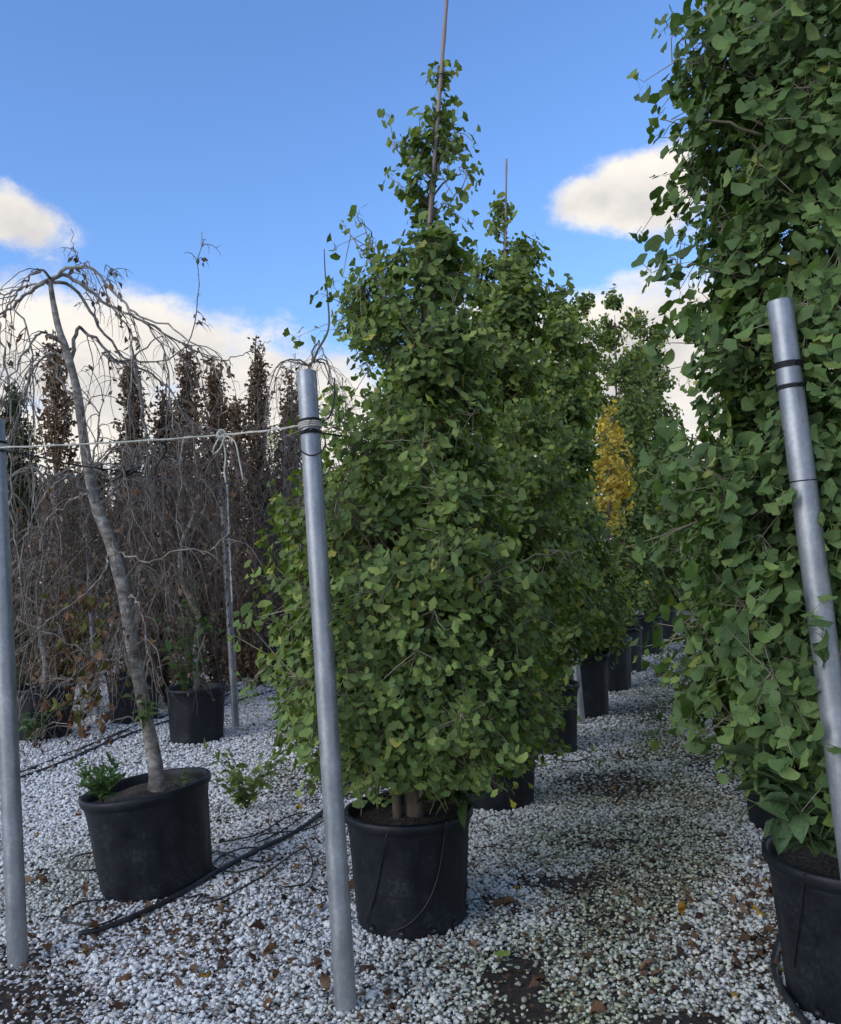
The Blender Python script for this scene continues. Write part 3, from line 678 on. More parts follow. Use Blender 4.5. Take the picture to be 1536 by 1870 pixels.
# right-hand row
RX, RY = 1.445, 2.95
RR = [(RX + .351 * k * 1.9, RY + k * 1.9) for k in range(6)]
make_pot(RR[0][0], RR[0][1], .30, .245, .50, 'black plastic pot with broad-leaved weeds and a thin cord down its side', **pr, seed=11, seg=80)
make_pot(RR[1][0] - .06, RR[1][1], .30, .245, .50, 'black pot behind the weedy one in the row on the other side of the path', **pr, seed=12)
for k, lb in ((2, 'third black pot of the shaded row across the path'), (3, 'fourth black pot of the shaded row across the path')):
    make_pot(RR[k][0], RR[k][1], .30, .245, .50, lb, **pr, seed=12 + k)
def px_of(p): return proj(np.array(p))[0]
t0 = px_of((RX, RY, .45)); t1 = px_of((RX - .03, RY, 4.6))
make_ginkgo(RY, [tuple(t0), ((t0[0] * .7 + t1[0] * .3), t0[1] * .7 + t1[1] * .3), (t0[0] * .3 + t1[0] * .7, t0[1] * .3 + t1[1] * .7), tuple(t1)],
            [(-420, 1440, 1620), (-200, 1360, 1700), (0, 1285, 1760), (60, 1240, 1780), (130, 1232, 1790), (220, 1225, 1800), (300, 1240, 1800), (400, 1238, 1800), (480, 1236, 1800), (540, 1270, 1800), (610, 1265, 1800), (680, 1295, 1800),
             (760, 1295, 1820), (820, 1245, 1840), (880, 1215, 1850), (1000, 1196, 1860), (1100, 1190, 1880), (1200, 1200, 1880), (1300, 1240, 1860), (1380, 1330, 1800), (1430, 1400, 1720)],
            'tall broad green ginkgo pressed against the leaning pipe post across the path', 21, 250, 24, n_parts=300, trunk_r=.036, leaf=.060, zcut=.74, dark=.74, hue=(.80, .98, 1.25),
            extra=[[(1400, 250, 2.95), (1300, 215, 2.9), (1212, 218, 2.85)], [(1400, 150, 2.95), (1300, 110, 2.9), (1226, 112, 2.85)], [(1400, 520, 2.95), (1310, 490, 2.9), (1228, 482, 2.85)],
                   [(1400, 640, 2.95), (1310, 620, 2.9), (1255, 628, 2.85)], [(1420, 20, 2.95), (1340, 15, 2.9), (1290, 8, 2.85)]])
for k, (lb, top) in enumerate([('green ginkgo hidden behind the tall broad one across the path', 3.2), ('third ginkgo in the shaded row across the path', 3.3), ('fourth ginkgo in the shaded row across the path', 3.6)]):
    cx, cy = RR[k + 1]
    prf = []
    for z, r_ in [(.55, .25), (.8, .5), (1.3, .58), (1.9, .52), (2.5, .40), (3.0, .22), (top, .06)]:
        a = px_of((cx - r_, cy, z)); b = px_of((cx + r_, cy, z)); prf.append(((a[1] + b[1]) / 2, a[0], b[0]))
    make_ginkgo(cy, [tuple(px_of((cx, cy, .44))), tuple(px_of((cx, cy, 1.5))), tuple(px_of((cx, cy, top)))], prf, lb, 22 + k, 100, 13, hi=False, leaf=.068)
def crumple(tp, seed):
    r_ = np.random.default_rng(seed); V = tp[0].copy(); V[:, 2] += r_.normal(0, .11, len(V)); V[:, 0] *= 1 + r_.normal(0, .22, len(V)); V[:, 1] += r_.normal(0, .04, len(V)); return V, tp[1]
# bamboo canes tied to the ginkgos
def cane(pts, r, label):
    P = np.array(pts, float); K = 40; sp = spline(P, K); seglen = np.linspace(0, 1, K)
    rad = np.full(K, r) * np.linspace(1.1, .75, K); rad[6::8] *= 1.22
    o = empty('bamboo_cane', sp[0], label, 'cane', 'bamboo canes')
    V, f = tubes((sp - sp[0])[None], rad[None], 8); mesh_obj('shaft', V, f, MAT['cane'], o, smooth_=True)
    for k in (12, 20, 28):
        an = np.linspace(0, 2 * np.pi, 14); c = sp[k] - sp[0]
        ring = np.stack([c[0] + .02 * np.cos(an), c[1] + .02 * np.sin(an), np.full(14, c[2])], -1)
        V, f = tubes(ring[None], np.full((1, 14), .003), 5); mesh_obj('tie', V, f, MAT['rubber'], o, smooth_=True)
    return o
cane([at(770, 1460, Dm - .04), at(765, 1000, Dm - .045), at(772, 700, Dm - .05), at(783, 430, Dm - .045), at(800, 210, Dm - .04), at(816, 0, Dm - .03), at(822, -40, Dm - .03)], .0105, 'long bamboo cane rising above the large ginkgo')
cane([at(912, 1400, DA - .04), at(914, 900, DA - .05), at(922, 500, DA - .05), at(925, 290, DA - .04)], .0085, 'thin bamboo cane standing out of the second ginkgo')

# ------------------------------------------------------------------ posts
def post(top, base, r, label, bands=()):
    top = np.array(top); base = np.array(base); d = base - top; L_ = np.linalg.norm(d)
    base2 = base + d / L_ * 0.25
    root = empty('pipe_post', base, label, 'post', 'galvanised pipe posts')
    K = 14; P = base2 + (top - base2) * np.linspace(0, 1, K)[:, None]
    V, f = tubes((P - base)[None], np.full((1, K), r), 40, cap=False)
    mesh_obj('pipe', V, f, MAT['galv'], root, smooth_=True)
    ax = unit(top - base2); u = unit(np.cross(ax, [0, 0.1, 1.0]) if abs(ax[2]) < .9 else np.cross(ax, [1, .13, 0])); v = np.cross(ax, u)
    an = np.linspace(0, 2 * np.pi, 40, endpoint=False); ring = np.cos(an)[:, None] * u + np.sin(an)[:, None] * v; t0 = top - base
    rows = np.array([t0 + ring * r, t0 + ax * .0015 + ring * (r - .0006), t0 + ax * .0015 + ring * (r - .004), t0 - ax * .25 + ring * (r - .004)])
    idx = np.arange(160).reshape(4, 40); a = idx[:-1]; b = np.roll(a, -1, 1); c = idx[1:]; dd = np.roll(c, -1, 1)
    mesh_obj('open_end', rows.reshape(-1, 3), np.stack([a, b, dd, c], -1).reshape(-1, 4), MAT['galv'], root, smooth_=True)
    return root, (ax, u, v)
def wraps(P0, fr, r, zoff, turns, rt, material, name, label, cat, pitch=.006, tilt=.0, parent=None):
    ax, u, v = fr; n = 26 * turns; an = np.linspace(0, 2 * np.pi * turns, n)
    pts = P0 + (np.cos(an)[:, None] * u + np.sin(an)[:, None] * v) * (r + rt * .9) + ax * (zoff + pitch * an[:, None] / (2 * np.pi) + tilt * np.cos(an)[:, None])
    loc = pts[0].copy(); V, f = tubes((pts - loc)[None], np.full((1, n), rt), 6)
    o = mesh_obj(name, V, f, material, smooth_=True); o.location = loc
    if label: tag(o, label, cat)
    return o
PR = .038
b = gnd(632, 1842); DPc = float(b[1]); tpc = at(560, 680, DPc + .2)
pc, frc = post(tpc, b, PR, 'tall grey pipe post in front of the large ginkgo')
b = gnd(33, 1760); DPl = float(b[1]); tpl_ = at(-9, 768, DPl + .12)
pl, frl = post(tpl_, b, PR, 'grey pipe post next to the potted weeping tree, rope end tied to it')
tpr = at(1424, 552, 2.58); m1 = at(1523, 1310, 2.50); dirr = unit(m1 - tpr); bpr = tpr + dirr * (tpr[2] / -dirr[2])
prr, frr = post(tpr, bpr, PR, 'leaning pipe post standing among the leaves of the tall ginkgo')
b = gnd(431, 1327); post(at(405, 880, b[1]), b, .036, 'distant grey post with a hanging cord, among brown weeping trees')
b = gnd(176, 1305); post(at(158, 915, b[1]), b, .036, 'pale post behind the crooked trunk of the weeping tree')
b = gnd(1062, 1322); post(at(1040, 1080, b[1] - .05), b, .036, 'leaning grey stake in front of the big black pot')

# rope and ties
def on_post(top, base_dir, px_y, x, D): return at(x, px_y, D)
def axis_pt(top, fr, y):
    """point of the post axis that shows at photo row y"""
    lo, hi = 0.0, 2.5
    for _ in range(40):
        m = (lo + hi) / 2; p = top - fr[0] * m
        if proj(p)[0][1] < y: lo = m
        else: hi = m
    return top - fr[0] * lo
ac = axis_pt(tpc, frc, 779); al_ = axis_pt(tpl_, frl, 820)
S = np.array([0, -1, 0.0])
K = 40; rp = spline([al_ + [0.03, -.035, 0], at(130, 812, DPl + .02), at(290, 803, DPl + .02), at(405, 794, DPl + .03), at(490, 786, DPc + .2), ac + [-.03, -.03, 0]], K)
tw = np.linspace(0, 300, K)
rope_root = empty('rope', rp[0], 'cream rope stretched between the two front posts', 'rope')
V, f = tubes((rp - rp[0])[None], np.full((1, K), .0034), 7); mesh_obj('strand', V, f, MAT['rope'], rope_root, smooth_=True)
V, f = tubes((rp - rp[0] + np.stack([np.zeros(K), .003 * np.cos(tw), .003 * np.sin(tw)], -1))[None], np.full((1, K), .003), 6); mesh_obj('strand', V, f, MAT['rope'], rope_root, smooth_=True)
for P0, fr in ((ac, frc), (al_, frl)):
    o = wraps(P0, fr, PR, -.010, 3, .0042, MAT['rope'], 'wrap', None, None, pitch=.0085); o.location = np.array(o.location) - rp[0]; o.parent = rope_root
kn = at(405, 794, DPl + .02)
kp = []
rgk = np.random.default_rng(4)
for i in range(4):
    an = np.linspace(0, 2 * np.pi, 12); kp.append(kn + np.stack([.016 * np.cos(an), .010 * np.sin(an + i), .014 * np.sin(an)], -1) + rgk.normal(0, .004, 3))
kp.append(spline([kn, at(395, 808, DPl), at(388, 828, DPl), at(400, 822, DPl), at(410, 800, DPl), kn], 12))
kp.append(spline([kn, at(412, 830, DPl), at(410, 860, DPl), at(413, 882, DPl)], 12))
kp.append(spline([kn, at(428, 805, DPl), at(437, 840, DPl), at(444, 876, DPl)], 12))
V, f = tubes(np.array(kp) - rp[0], np.full((len(kp), 12), .0036), 6); mesh_obj('knot', V, f, MAT['rope'], rope_root, smooth_=True)
wraps(ac, frc, PR, .014, 2, .0038, MAT['rubber'], 'cable_tie', 'black cable wound just above the rope on the tall post', 'tie')
wraps(ac, frc, PR, -.030, 2, .0038, MAT['rubber'], 'cable_tie', 'black cable wound just below the rope on the tall post', 'tie', tilt=.004)
ring_c = axis_pt(tpc, frc, 810) + [0, -PR - .004, 0]; an = np.linspace(0, 2 * np.pi, 30)
ring = ring_c + np.stack([.052 * np.cos(an) + .008, -.002 + .0 * an, .052 * np.sin(an)], -1)
V, f = tubes((ring - ring[0])[None], np.full((1, 30), .0028), 6); o = mesh_obj('cable_loop', V, f, MAT['rubber'], smooth_=True); o.location = ring[0]; tag(o, 'round black cable loop hanging against the tall post', 'cable')
wraps(al_, frl, PR, .016, 2, .004, MAT['rubber'], 'cable_tie', 'black cable tie above the rope end on the post beside the weeping tree', 'tie')
for y, t_, lb in ((672, 3, 'upper black rubber tie on the leaning post'), (710, 2, 'lower black rubber tie on the leaning post'), (880, 1, 'thin black wire round the leaning post')):
    wraps(axis_pt(tpr, frr, y), frr, PR, 0, t_, .0035 if t_ > 1 else .0018, MAT['rubber'], 'rubber_tie', lb, 'tie', tilt=.003)
def line(name, pts, r, label, cat, material='rubber', K=60, sides=6, group=None):
    sp = spline(pts, K); V, f = tubes((sp - sp[0])[None], np.full((1, K), r), sides)
    o = mesh_obj(name, V, f, MAT[material], smooth_=True); o.location = sp[0]; tag(o, label, cat, group); return o
gL = gnd(290, 1612); DL = float(gL[1])
line('tie_wire', [al_ + [.02, -.04, -.01], at(60, 832, DPl + .2), at(130, 848, DL - .3), at(215, 860, DL - .05), at(235, 866, DL - .05), at(330, 878, DL + 1.2), at(420, 884, DL + 2.2), at(505, 885, DL + 3)], .0035, 'thin black wire running from the front post past the weeping trunk', 'wire')
kk = at(222, 862, DL - .06); pts = [kk + rgk.normal(0, 1, 3) * [.05, .02, .018] for _ in range(16)]
line('tie_wire', pts, .004, 'tangled black wire knot on the weeping trunk', 'wire', K=120)
line('tie_wire', [at(297, 806, DPl + .05), at(304, 818, DPl + .1), at(298, 832, DPl + .15), at(285, 852, DPl + .4), at(282, 868, DPl + .7)], .006, 'short black strap looped over the rope', 'strap')
line('tie_wire', [ac + [.03, .03, -.02], at(615, 795, DPc + .4), at(640, 800, DPc + .6), at(665, 830, Dm - .25), at(700, 815, Dm - .1)], .004, 'black wire running from the tall post into the large ginkgo', 'wire')
line('tie_wire', [ac + [.035, .0, .01], at(602, 760, DPc + .25), at(610, 730, DPc + .3), at(611, 690, DPc + .4)], .003, 'springy black wire end above the rope on the tall post', 'wire')
line('cord', [at(415, 885, 7.9), at(420, 1000, 7.9), at(424, 1100, 7.9)], .010, 'pale cord hanging beside the distant post', 'cord', 'rope')
# hoses on the ground
def G3(x, y, dz=.01): 
    g = gnd(x, y); g[2] = float(gh(g[0], g[1])) + dz; return g
line('drip_hose', [G3(143, 1713, .016), G3(190, 1703, .018), G3(260, 1675, .02), G3(330, 1640, .02), G3(400, 1597, .02), G3(470, 1560, .02), G3(540, 1525, .02), G3(590, 1487, .02), G3(630, 1440, .02), G3(672, 1412, .02), G3(720, 1390, .02), G3(800, 1330, .02)], .0125, 'thick black hose lying in front of the weeping tree pot', 'hose', 'hose', sides=10)
line('drip_hose', [G3(-40, 1450), G3(35, 1424), G3(110, 1396), G3(180, 1365), G3(250, 1338), G3(310, 1318), G3(380, 1300), G3(450, 1276), G3(520, 1258)], .015, 'upper of two black hoses behind the weeping tree pot', 'hose', 'hose', sides=8)
line('drip_hose', [G3(-40, 1432), G3(40, 1412), G3(120, 1380), G3(190, 1352), G3(262, 1322), G3(330, 1300), G3(440, 1262)], .011, 'lower of two black hoses behind the weeping tree pot', 'hose', 'hose', sides=8)
line('drip_hose', [(1.16, 2.45, .02), (1.165, 2.65, .02), (1.175, 2.9, .02), (1.22, 3.15, .02), (1.40, 3.5, .02), (1.68, 4.1, .02), (2.03, 5.0, .02), (2.35, 5.9, .02)], .0125, 'black hose hugging the shaded pots across the path', 'hose', 'hose', sides=10)
thin = [
    ([(185, 1560), (140, 1570), (125, 1590), (150, 1597), (190, 1592)], 'thin black drip tube beside the weeping tree pot'),
    ([(200, 1650), (150, 1655), (112, 1675), (125, 1692), (180, 1697), (222, 1680)], 'looped drip tube at the lower end of the thick hose'),
    ([(395, 1560), (440, 1575), (490, 1580), (500, 1560), (450, 1555), (405, 1570), (390, 1590), (430, 1600), (470, 1590)], 'coiled drip tube beside the thick hose'),
    ([(340, 1650), (370, 1640), (360, 1655), (400, 1650), (450, 1625), (490, 1600), (530, 1570), (560, 1555), (572, 1590), (560, 1620), (520, 1628)], 'long stray drip tube in front of the thick hose'),
    ([(400, 1545), (470, 1530), (520, 1500), (560, 1490), (520, 1520), (470, 1545), (480, 1530), (560, 1520), (600, 1500)], 'tangled drip tube behind the thick hose'),
    ([(1010, 1390), (1050, 1395), (1080, 1385), (1070, 1375)], 'short bit of tube beside the narrow pot'),
    ([(655, 1690), (690, 1706), (730, 1712), (760, 1708), (790, 1690)], 'thin tube at the foot of the pot beside the tall post'),
]
for pts, lb in thin:
    line('drip_tube', [G3(x, y, .019) for x, y in pts], .0045, lb, 'tube', 'hose', group='thin drip tubes')
# cords running down pots
def pot_pt(c, rr, rb, h, px, y):
    """nearest point of a pot's outer wall on the sight line of a pixel"""
    d = ray(px, y); best = None
    for s in np.linspace(1.5, 9, 4000):
        p = cam_pos + d * s; z = p[2] - gh(c[0], c[1]) + .012
        if 0 <= z <= h * 1.01:
            r_ = (rb + (rr * .945 - rb) * z / h) * 1.012 + .004 if z < .9 * h else rr + .004
            if np.hypot(p[0] - c[0], p[1] - c[1]) <= r_: return p
    return None
def pot_cord(c, dims, pxs, label):
    pts = [pot_pt(c, *dims, *q) for q in pxs]; pts = [p for p in pts if p is not None]
    if len(pts) > 2: line('cord', pts, .0028, label, 'cord', 'rubber')
pot_cord(G['main'], (.285, .235, .48), [(712, 1503), (705, 1530), (697, 1570), (690, 1610), (680, 1650), (668, 1685)], 'thin black cord down one flank of the pot beside the tall post')
pot_cord(G['main'], (.285, .235, .48), [(815, 1500), (810, 1540), (800, 1600), (780, 1650), (750, 1685), (722, 1700)], 'thin black cord curving across the pot beside the tall post')
pot_cord(RR[0], (.30, .245, .50), [(1470, 1592), (1466, 1630), (1460, 1680), (1452, 1740), (1450, 1765)], 'thin black cord down the weedy pot across the path')

# ------------------------------------------------------------------ weeping tree in the front pot
rr0, zs0 = make_pot(gL[0], gL[1], .315, .262, .50, 'oval-looking black pot holding the bare weeping tree, hose passing its foot', **pr, seed=21, seg=80, tilt=(0, 0))
rr0.rotation_euler = (0, -math.radians(6.5), 0); rr0.location.z -= .006
def dry_tints(rg, n, k=1.0):
    g = rg.uniform(0, 1, n)[:, None]
    c = (1 - g) * np.array([[.095, .068, .050]]) + g * np.array([[.22, .16, .12]])
    c[rg.random(n) < .05] = np.array([.22, .11, .045]); return c * k
wt = empty('weeping_tree', at(285, 1450, DL), 'bare weeping tree with crooked pale trunk in the front pot', 'tree', 'weeping trees')
rl_ = np.array(wt.location)
tpx = [(287, 1462, 0), (284, 1400, 0), (270, 1325, .01), (256, 1250, .0), (240, 1170, -.02), (226, 1085, -.02), (203, 995, .0), (176, 925, .02), (160, 850, .02), (150, 780, .0), (140, 710, -.02), (121, 640, -.02), (106, 595, .0), (96, 545, .0), (91, 508, 0)]
tp = spline([at(x, y, DL + d) for x, y, d in tpx], 60)
trd = np.interp(np.linspace(0, 1, 60), [0, .04, .1, .35, .55, .75, .9, 1], [.054, .040, .034, .031, .026, .020, .015, .011]); trd *= 1 + .05 * np.sin(np.arange(60) * 1.7) * np.sin(np.arange(60) * .61)
V, f = tubes((tp - rl_)[None], trd[None], 14); mesh_obj('trunk', V, f, MAT['barkw'], wt, smooth_=True)
rg = np.random.default_rng(31)
majors = [  # (pixel x, y, depth offset) polylines, start radius
    ([(92, 512, 0), (120, 503, .0), (160, 525, .05), (205, 562, .08), (262, 585, .1), (330, 625, .15), (385, 655, .2)], .014),
    ([(92, 512, 0), (130, 488, -.05), (170, 492, -.1), (215, 540, -.12), (250, 575, -.15), (300, 592, -.2), (352, 625, -.25), (395, 652, -.28)], .011),
    ([(92, 515, 0), (125, 520, .1), (165, 570, .2), (200, 620, .25), (245, 665, .3), (300, 700, .4), (330, 745, .4), (360, 790, .4)], .012),
    ([(91, 510, 0), (60, 530, -.05), (20, 560, -.05), (-20, 585, -.05), (-60, 640, -.1)], .013),
    ([(91, 512, 0), (70, 518, .1), (35, 527, .2), (0, 540, .25), (-40, 590, .3)], .010),
    ([(92, 508, 0), (75, 495, -.1), (45, 515, -.15), (15, 560, -.2), (-10, 620, -.2), (-20, 720, -.2)], .009),
    ([(130, 655, 0), (135, 610, .05), (150, 600, .08), (180, 625, .1), (200, 650, .12), (225, 660, .15), (260, 640, .2), (295, 612, .25)], .013),
    ([(118, 635, 0), (95, 612, -.1), (65, 612, -.15), (40, 650, -.2), (10, 720, -.2), (-10, 790, -.2)], .010),
    ([(128, 660, 0), (100, 645, .1), (70, 660, .2), (45, 720, .2), (20, 800, .2), (10, 870, .2)], .009),
    ([(150, 760, 0), (115, 700, .15), (90, 650, .2), (78, 640, .2), (55, 680, .25), (30, 760, .3)], .008),
    ([(225, 660, .15), (205, 655, .1), (195, 640, .1), (190, 650, .1), (212, 663, .1), (250, 657, .15), (300, 660, .2), (340, 630, .2), (357, 590, .2), (363, 530, .2), (362, 480, .18), (372, 427, .15)], .008),
    ([(180, 590, .2), (170, 560, .2), (158, 520, .2), (145, 480, .2), (134, 450, .2), (131, 418, .2)], .006),
    ([(170, 560, .2), (190, 520, .2), (200, 500, .2), (205, 490, .2)], .004),
    ([(330, 625, .15), (380, 650, .2), (420, 655, .2), (460, 640, .2), (495, 620, .2)], .006),
    ([(245, 665, .3), (262, 760, .3), (268, 820, .3), (265, 880, .3), (250, 860, .3), (232, 858, .3)], .012),
    ([(155, 800, 0), (165, 845, -.1), (180, 800, -.12), (180, 755, -.15), (160, 735, -.15), (150, 790, -.1)], .008),
    ([(172, 920, 0), (130, 870, -.1), (95, 890, -.15), (60, 945, -.2), (45, 990, -.2), (20, 1060, -.2)], .011),
    ([(170, 905, 0), (150, 905, .1), (120, 920, .15), (85, 960, .2), (60, 1040, .2), (40, 1120, .2)], .008),
    ([(178, 925, 0), (215, 890, .1), (235, 870, .15), (250, 880, .2), (290, 940, .3), (330, 1010, .4)], .010),
    ([(195, 980, 0), (215, 1005, -.05), (240, 1015, -.08), (280, 1025, -.1), (330, 1005, -.15), (375, 1008, -.2), (405, 985, -.2), (420, 965, -.2)], .008),
    ([(225, 1090, 0), (240, 1060, .05), (265, 1040, .1), (290, 1065, .15), (330, 1110, .2), (370, 1160, .25)], .007),
    ([(228, 1100, 0), (245, 1090, -.1), (262, 1130, -.15), (272, 1190, -.15), (270, 1240, -.15)], .008),
    ([(205, 1000, 0), (180, 1060, -.1), (120, 1110, -.2), (70, 1150, -.25), (25, 1200, -.25)], .008),
    ([(235, 1155, 0), (215, 1150, -.1), (210, 1200, -.15), (170, 1200, -.2), (110, 1165, -.25), (30, 1135, -.3)], .008),
    ([(240, 1165, 0), (200, 1215, .1), (150, 1240, .2), (100, 1240, .2), (50, 1260, .2)], .006),
    ([(-15, 590, -.1), (5, 640, -.15), (18, 760, -.2), (22, 900, -.25), (35, 1040, -.3), (60, 1170, -.3)], .007),
    ([(20, 560, -.05), (50, 600, -.1), (62, 720, -.15), (58, 860, -.2), (75, 1000, -.2), (70, 1130, -.2), (95, 1250, -.2)], .006),
    ([(205, 562, .08), (240, 620, .0), (235, 740, -.1), (225, 860, -.15), (250, 960, -.2)], .006),
    ([(262, 585, .1), (300, 640, .1), (310, 740, .1), (330, 840, .05), (322, 950, .0), (345, 1060, .0)], .006),
    ([(385, 655, .2), (405, 720, .2), (400, 800, .2), (415, 880, .15)], .004),
    ([(275, 1345, 0), (230, 1310, .05), (170, 1330, .1), (110, 1320, .15), (70, 1330, .15)], .005),
]
MP = np.array([spline([at(x, y, DL + d) for x, y, d in p], 26) for p, r in majors]) + 0
MP[:, 1:] += rg.normal(0, .006, MP[:, 1:].shape)
MR = np.array([np.linspace(1, .28, 26) * r * .85 for p, r in majors])
V, f = tubes(MP - rl_, MR, 7); mesh_obj('branches', V, f, MAT['barkw'], wt, smooth_=True)
def hang(starts, dirs, length, rg, K=9, wander=.035, grav=1.0):
    """drooping twigs: leave along dirs, then fall"""
    n = len(starts); P = np.empty((n, K, 3)); P[:, 0] = starts; d = unit(dirs); st = (length / (K - 1))[:, None]
    for k in range(1, K):
        d = unit(d + np.array([0, 0, -0.34 * grav]) + rg.normal(0, wander * 5, (n, 3))); P[:, k] = P[:, k - 1] + d * st
    return P
def twig_set(starts, dirs, length, rg, r0=.003, grav=1.0, sub=2):
    P = hang(starts, dirs, length, rg, grav=grav); Rr = np.linspace(1, .3, 9)[None] * np.full((len(P), 1), r0)
    sets = [(P, Rr)]; n = len(P)
    for s in range(sub):
        k = rg.integers(2, 7, n); s0 = P[np.arange(n), k]
        Q = hang(s0, rg.normal(0, 1, (n, 3)) * [1, 1, .5], length * rg.uniform(.2, .5, n), rg, grav=grav * .8); sets.append((Q, Rr * .6))
    return np.vstack([a for a, b in sets]), np.vstack([b for a, b in sets])
nb = len(majors)
bi = rg.integers(0, nb, 330); ki = rg.integers(4, 26, 330); s0 = MP[bi, ki]
tang = MP[bi, np.minimum(ki + 1, 25)] - MP[bi, np.maximum(ki - 1, 0)]
ln = rg.uniform(.15, .75, 330) * np.where(bi >= 16, .6, 1) * np.where((bi == 10) | (bi == 11) | (bi == 12) | (bi == 13), .2, 1)
TP, TR = twig_set(s0, unit(tang) + rg.normal(0, .45, (330, 3)) + [0, 0, .25], ln, rg, .0030)
TP[..., 2] = np.maximum(TP[..., 2], .03)
V, f = tubes(TP - rl_, TR, 4, cap=False); mesh_obj('twigs', V, f, MAT['twig'], wt, smooth_=True)
def dry_leaves(TPs, n, rg, size, parent, rl, zmin=.03, k=1.0, name='foliage', w0=2):
    i = rg.integers(0, len(TPs), n); j = rg.integers(w0, TPs.shape[1], n); P = TPs[i, j] + rg.normal(0, .006, (n, 3))
    P = P[P[:, 2] > zmin]; n = len(P)
    ax = unit(rg.normal(0, .5, (n, 3)) + [0, 0, -1]); no = rg.normal(0, 1, (n, 3))
    o = leaf_batch(name, P - rl, ax, no, size * rg.uniform(.6, 1.25, n), dry_tints(rg, n, k), SML, MAT['drybrown'], parent, int(rg.integers(1e6)), smooth_=False); o['kind'] = 'stuff'; return o
dry_leaves(TP, 380, rg, .042, wt, rl_)
# a bunch of larger brown leaves that still hangs low on the left
lo = np.array([at(rg.normal(155, 30), rg.uniform(1060, 1330), DL + rg.normal(-.1, .12)) for _ in range(110)])
ax = unit(rg.normal(0, .4, (110, 3)) + [0, 0, -1])
tn = dry_tints(rg, 110, .8) * [1.15, .9, .7]; tn[rg.random(110) < .35] = [.12, .12, .035]
o = leaf_batch('foliage', lo - rl_, ax, rg.normal(0, 1, (110, 3)), .055 * rg.uniform(.6, 1.3, 110), tn, [crumple(b_, i_) for i_, b_ in enumerate(BRD)], MAT['drybrown'], wt, 5); o['kind'] = 'stuff'
st_ = lo[::2]; Q = np.stack([st_, st_ + rg.normal(0, .03, st_.shape) + [0.03, 0, .06], st_ + rg.normal(0, .05, st_.shape) + [0.08, 0, .16]], 1)
V, f = tubes(Q - rl_, np.tile([[.0012, .0016, .002]], (len(Q), 1)), 4, cap=False); mesh_obj('twigs', V, f, MAT['twig'], wt)

# ------------------------------------------------------------------ more weeping trees behind
def weeping(px, py, ytop, label, seed, n_arm=13, spread=.75, n_tw=260, n_leaf=1500, pot=True, potlabel=None, size=.05, k=1.0, zpot=.5):
    rg = np.random.default_rng(seed); g = gnd(px, py); D = float(g[1])
    if pot: make_pot(g[0], g[1], .285, .24, zpot, potlabel, **pr, seed=seed)
    top = at(px + rg.normal(0, 20), ytop, D); base = np.array([g[0], g[1], zpot - .07 if pot else 0.0])
    root = empty('weeping_tree', base, label, 'tree', 'weeping trees')
    n = 8; mids = [base + (top - base) * q + np.append(rg.normal(0, .05, 2), 0) for q in np.linspace(0, 1, n)]; mids[0] = base; mids[-1] = top
    tpp = spline(mids, 40); rad = np.linspace(.032, .014, 40); V, f = tubes((tpp - base)[None], rad[None], 8); mesh_obj('trunk', V, f, MAT['barkw'], root, smooth_=True)
    arms = []
    for i in range(n_arm):
        a = i * 2.4 + rg.uniform(0, .6); q = int(rg.integers(16, 40)) if i > 4 else 39; s = tpp[q]; sp_ = spread * rg.uniform(.5, 1.1)
        dv = np.array([math.cos(a), math.sin(a), 0])
        arms.append(spline([s, s + dv * sp_ * .3 + [0, 0, .14 * rg.uniform(.3, 1.4)], s + dv * sp_ * .7 + [0, 0, rg.uniform(-.1, .12)], s + dv * sp_ + [0, 0, -.35], s + dv * sp_ * 1.08 + [0, 0, -.8 * rg.uniform(.6, 1.3)]], 16))
    arms = np.array(arms) + rg.normal(0, .008, (n_arm, 16, 3)); V, f = tubes(arms - base, np.linspace(.011, .003, 16)[None].repeat(n_arm, 0), 5); mesh_obj('branches', V, f, MAT['twig'], root, smooth_=True)
    bi = rg.integers(0, n_arm, n_tw); ki = rg.integers(3, 16, n_tw); s0 = arms[bi, ki]; room = np.maximum(.2, s0[:, 2] - .35)
    T, Rr = twig_set(s0, rg.normal(0, 1, (n_tw, 3)) * [1, 1, .4], np.minimum(rg.uniform(.4, 1.7, n_tw), room * 1.05), rg, .0034, grav=1.3, sub=3)
    T[..., 2] = np.maximum(T[..., 2], .06)
    V, f = tubes(T - base, Rr, 3, cap=False); mesh_obj('twigs', V, f, MAT['twigd'] if seed % 2 else MAT['twig'], root, smooth_=True)
    if n_leaf: dry_leaves(T, n_leaf, rg, size, root, base, k=k)
    return root
weeping(360, 1350, 800, 'brown weeping tree in the pot right behind the bare weeping tree', 41, potlabel='black pot with a leafy green weed, behind the bare weeping tree', n_tw=240, n_leaf=1500, spread=.52)
weeping(82, 1345, 880, 'brown weeping tree beside the front post, dry leaves down to its pot', 42, potlabel='black pot half hidden behind the front rope post', n_tw=260, n_leaf=1700, spread=.8)
weeping(245, 1315, 835, 'brown weeping tree behind the crooked trunk', 43, potlabel='black pot seen past the crooked trunk', n_tw=260, n_leaf=1700, spread=.72)
weeping(462, 1236, 850, 'thin weeping tree with a pale stem by the distant post', 44, potlabel='black pot beside the distant grey post', n_tw=260, n_leaf=1500, spread=.9, zpot=.6)
weeping(530, 1250, 800, 'weeping tree partly hidden by the large ginkgo', 45, potlabel='black pot just behind the low leaves of the large ginkgo', n_tw=260, n_leaf=1600, spread=.8)
w46 = weeping(575, 1330, 668, 'slender weeping tree arching over the tall post', 46, potlabel='black pot hidden behind the large ginkgo', n_arm=9, n_tw=110, n_leaf=260, spread=.55)
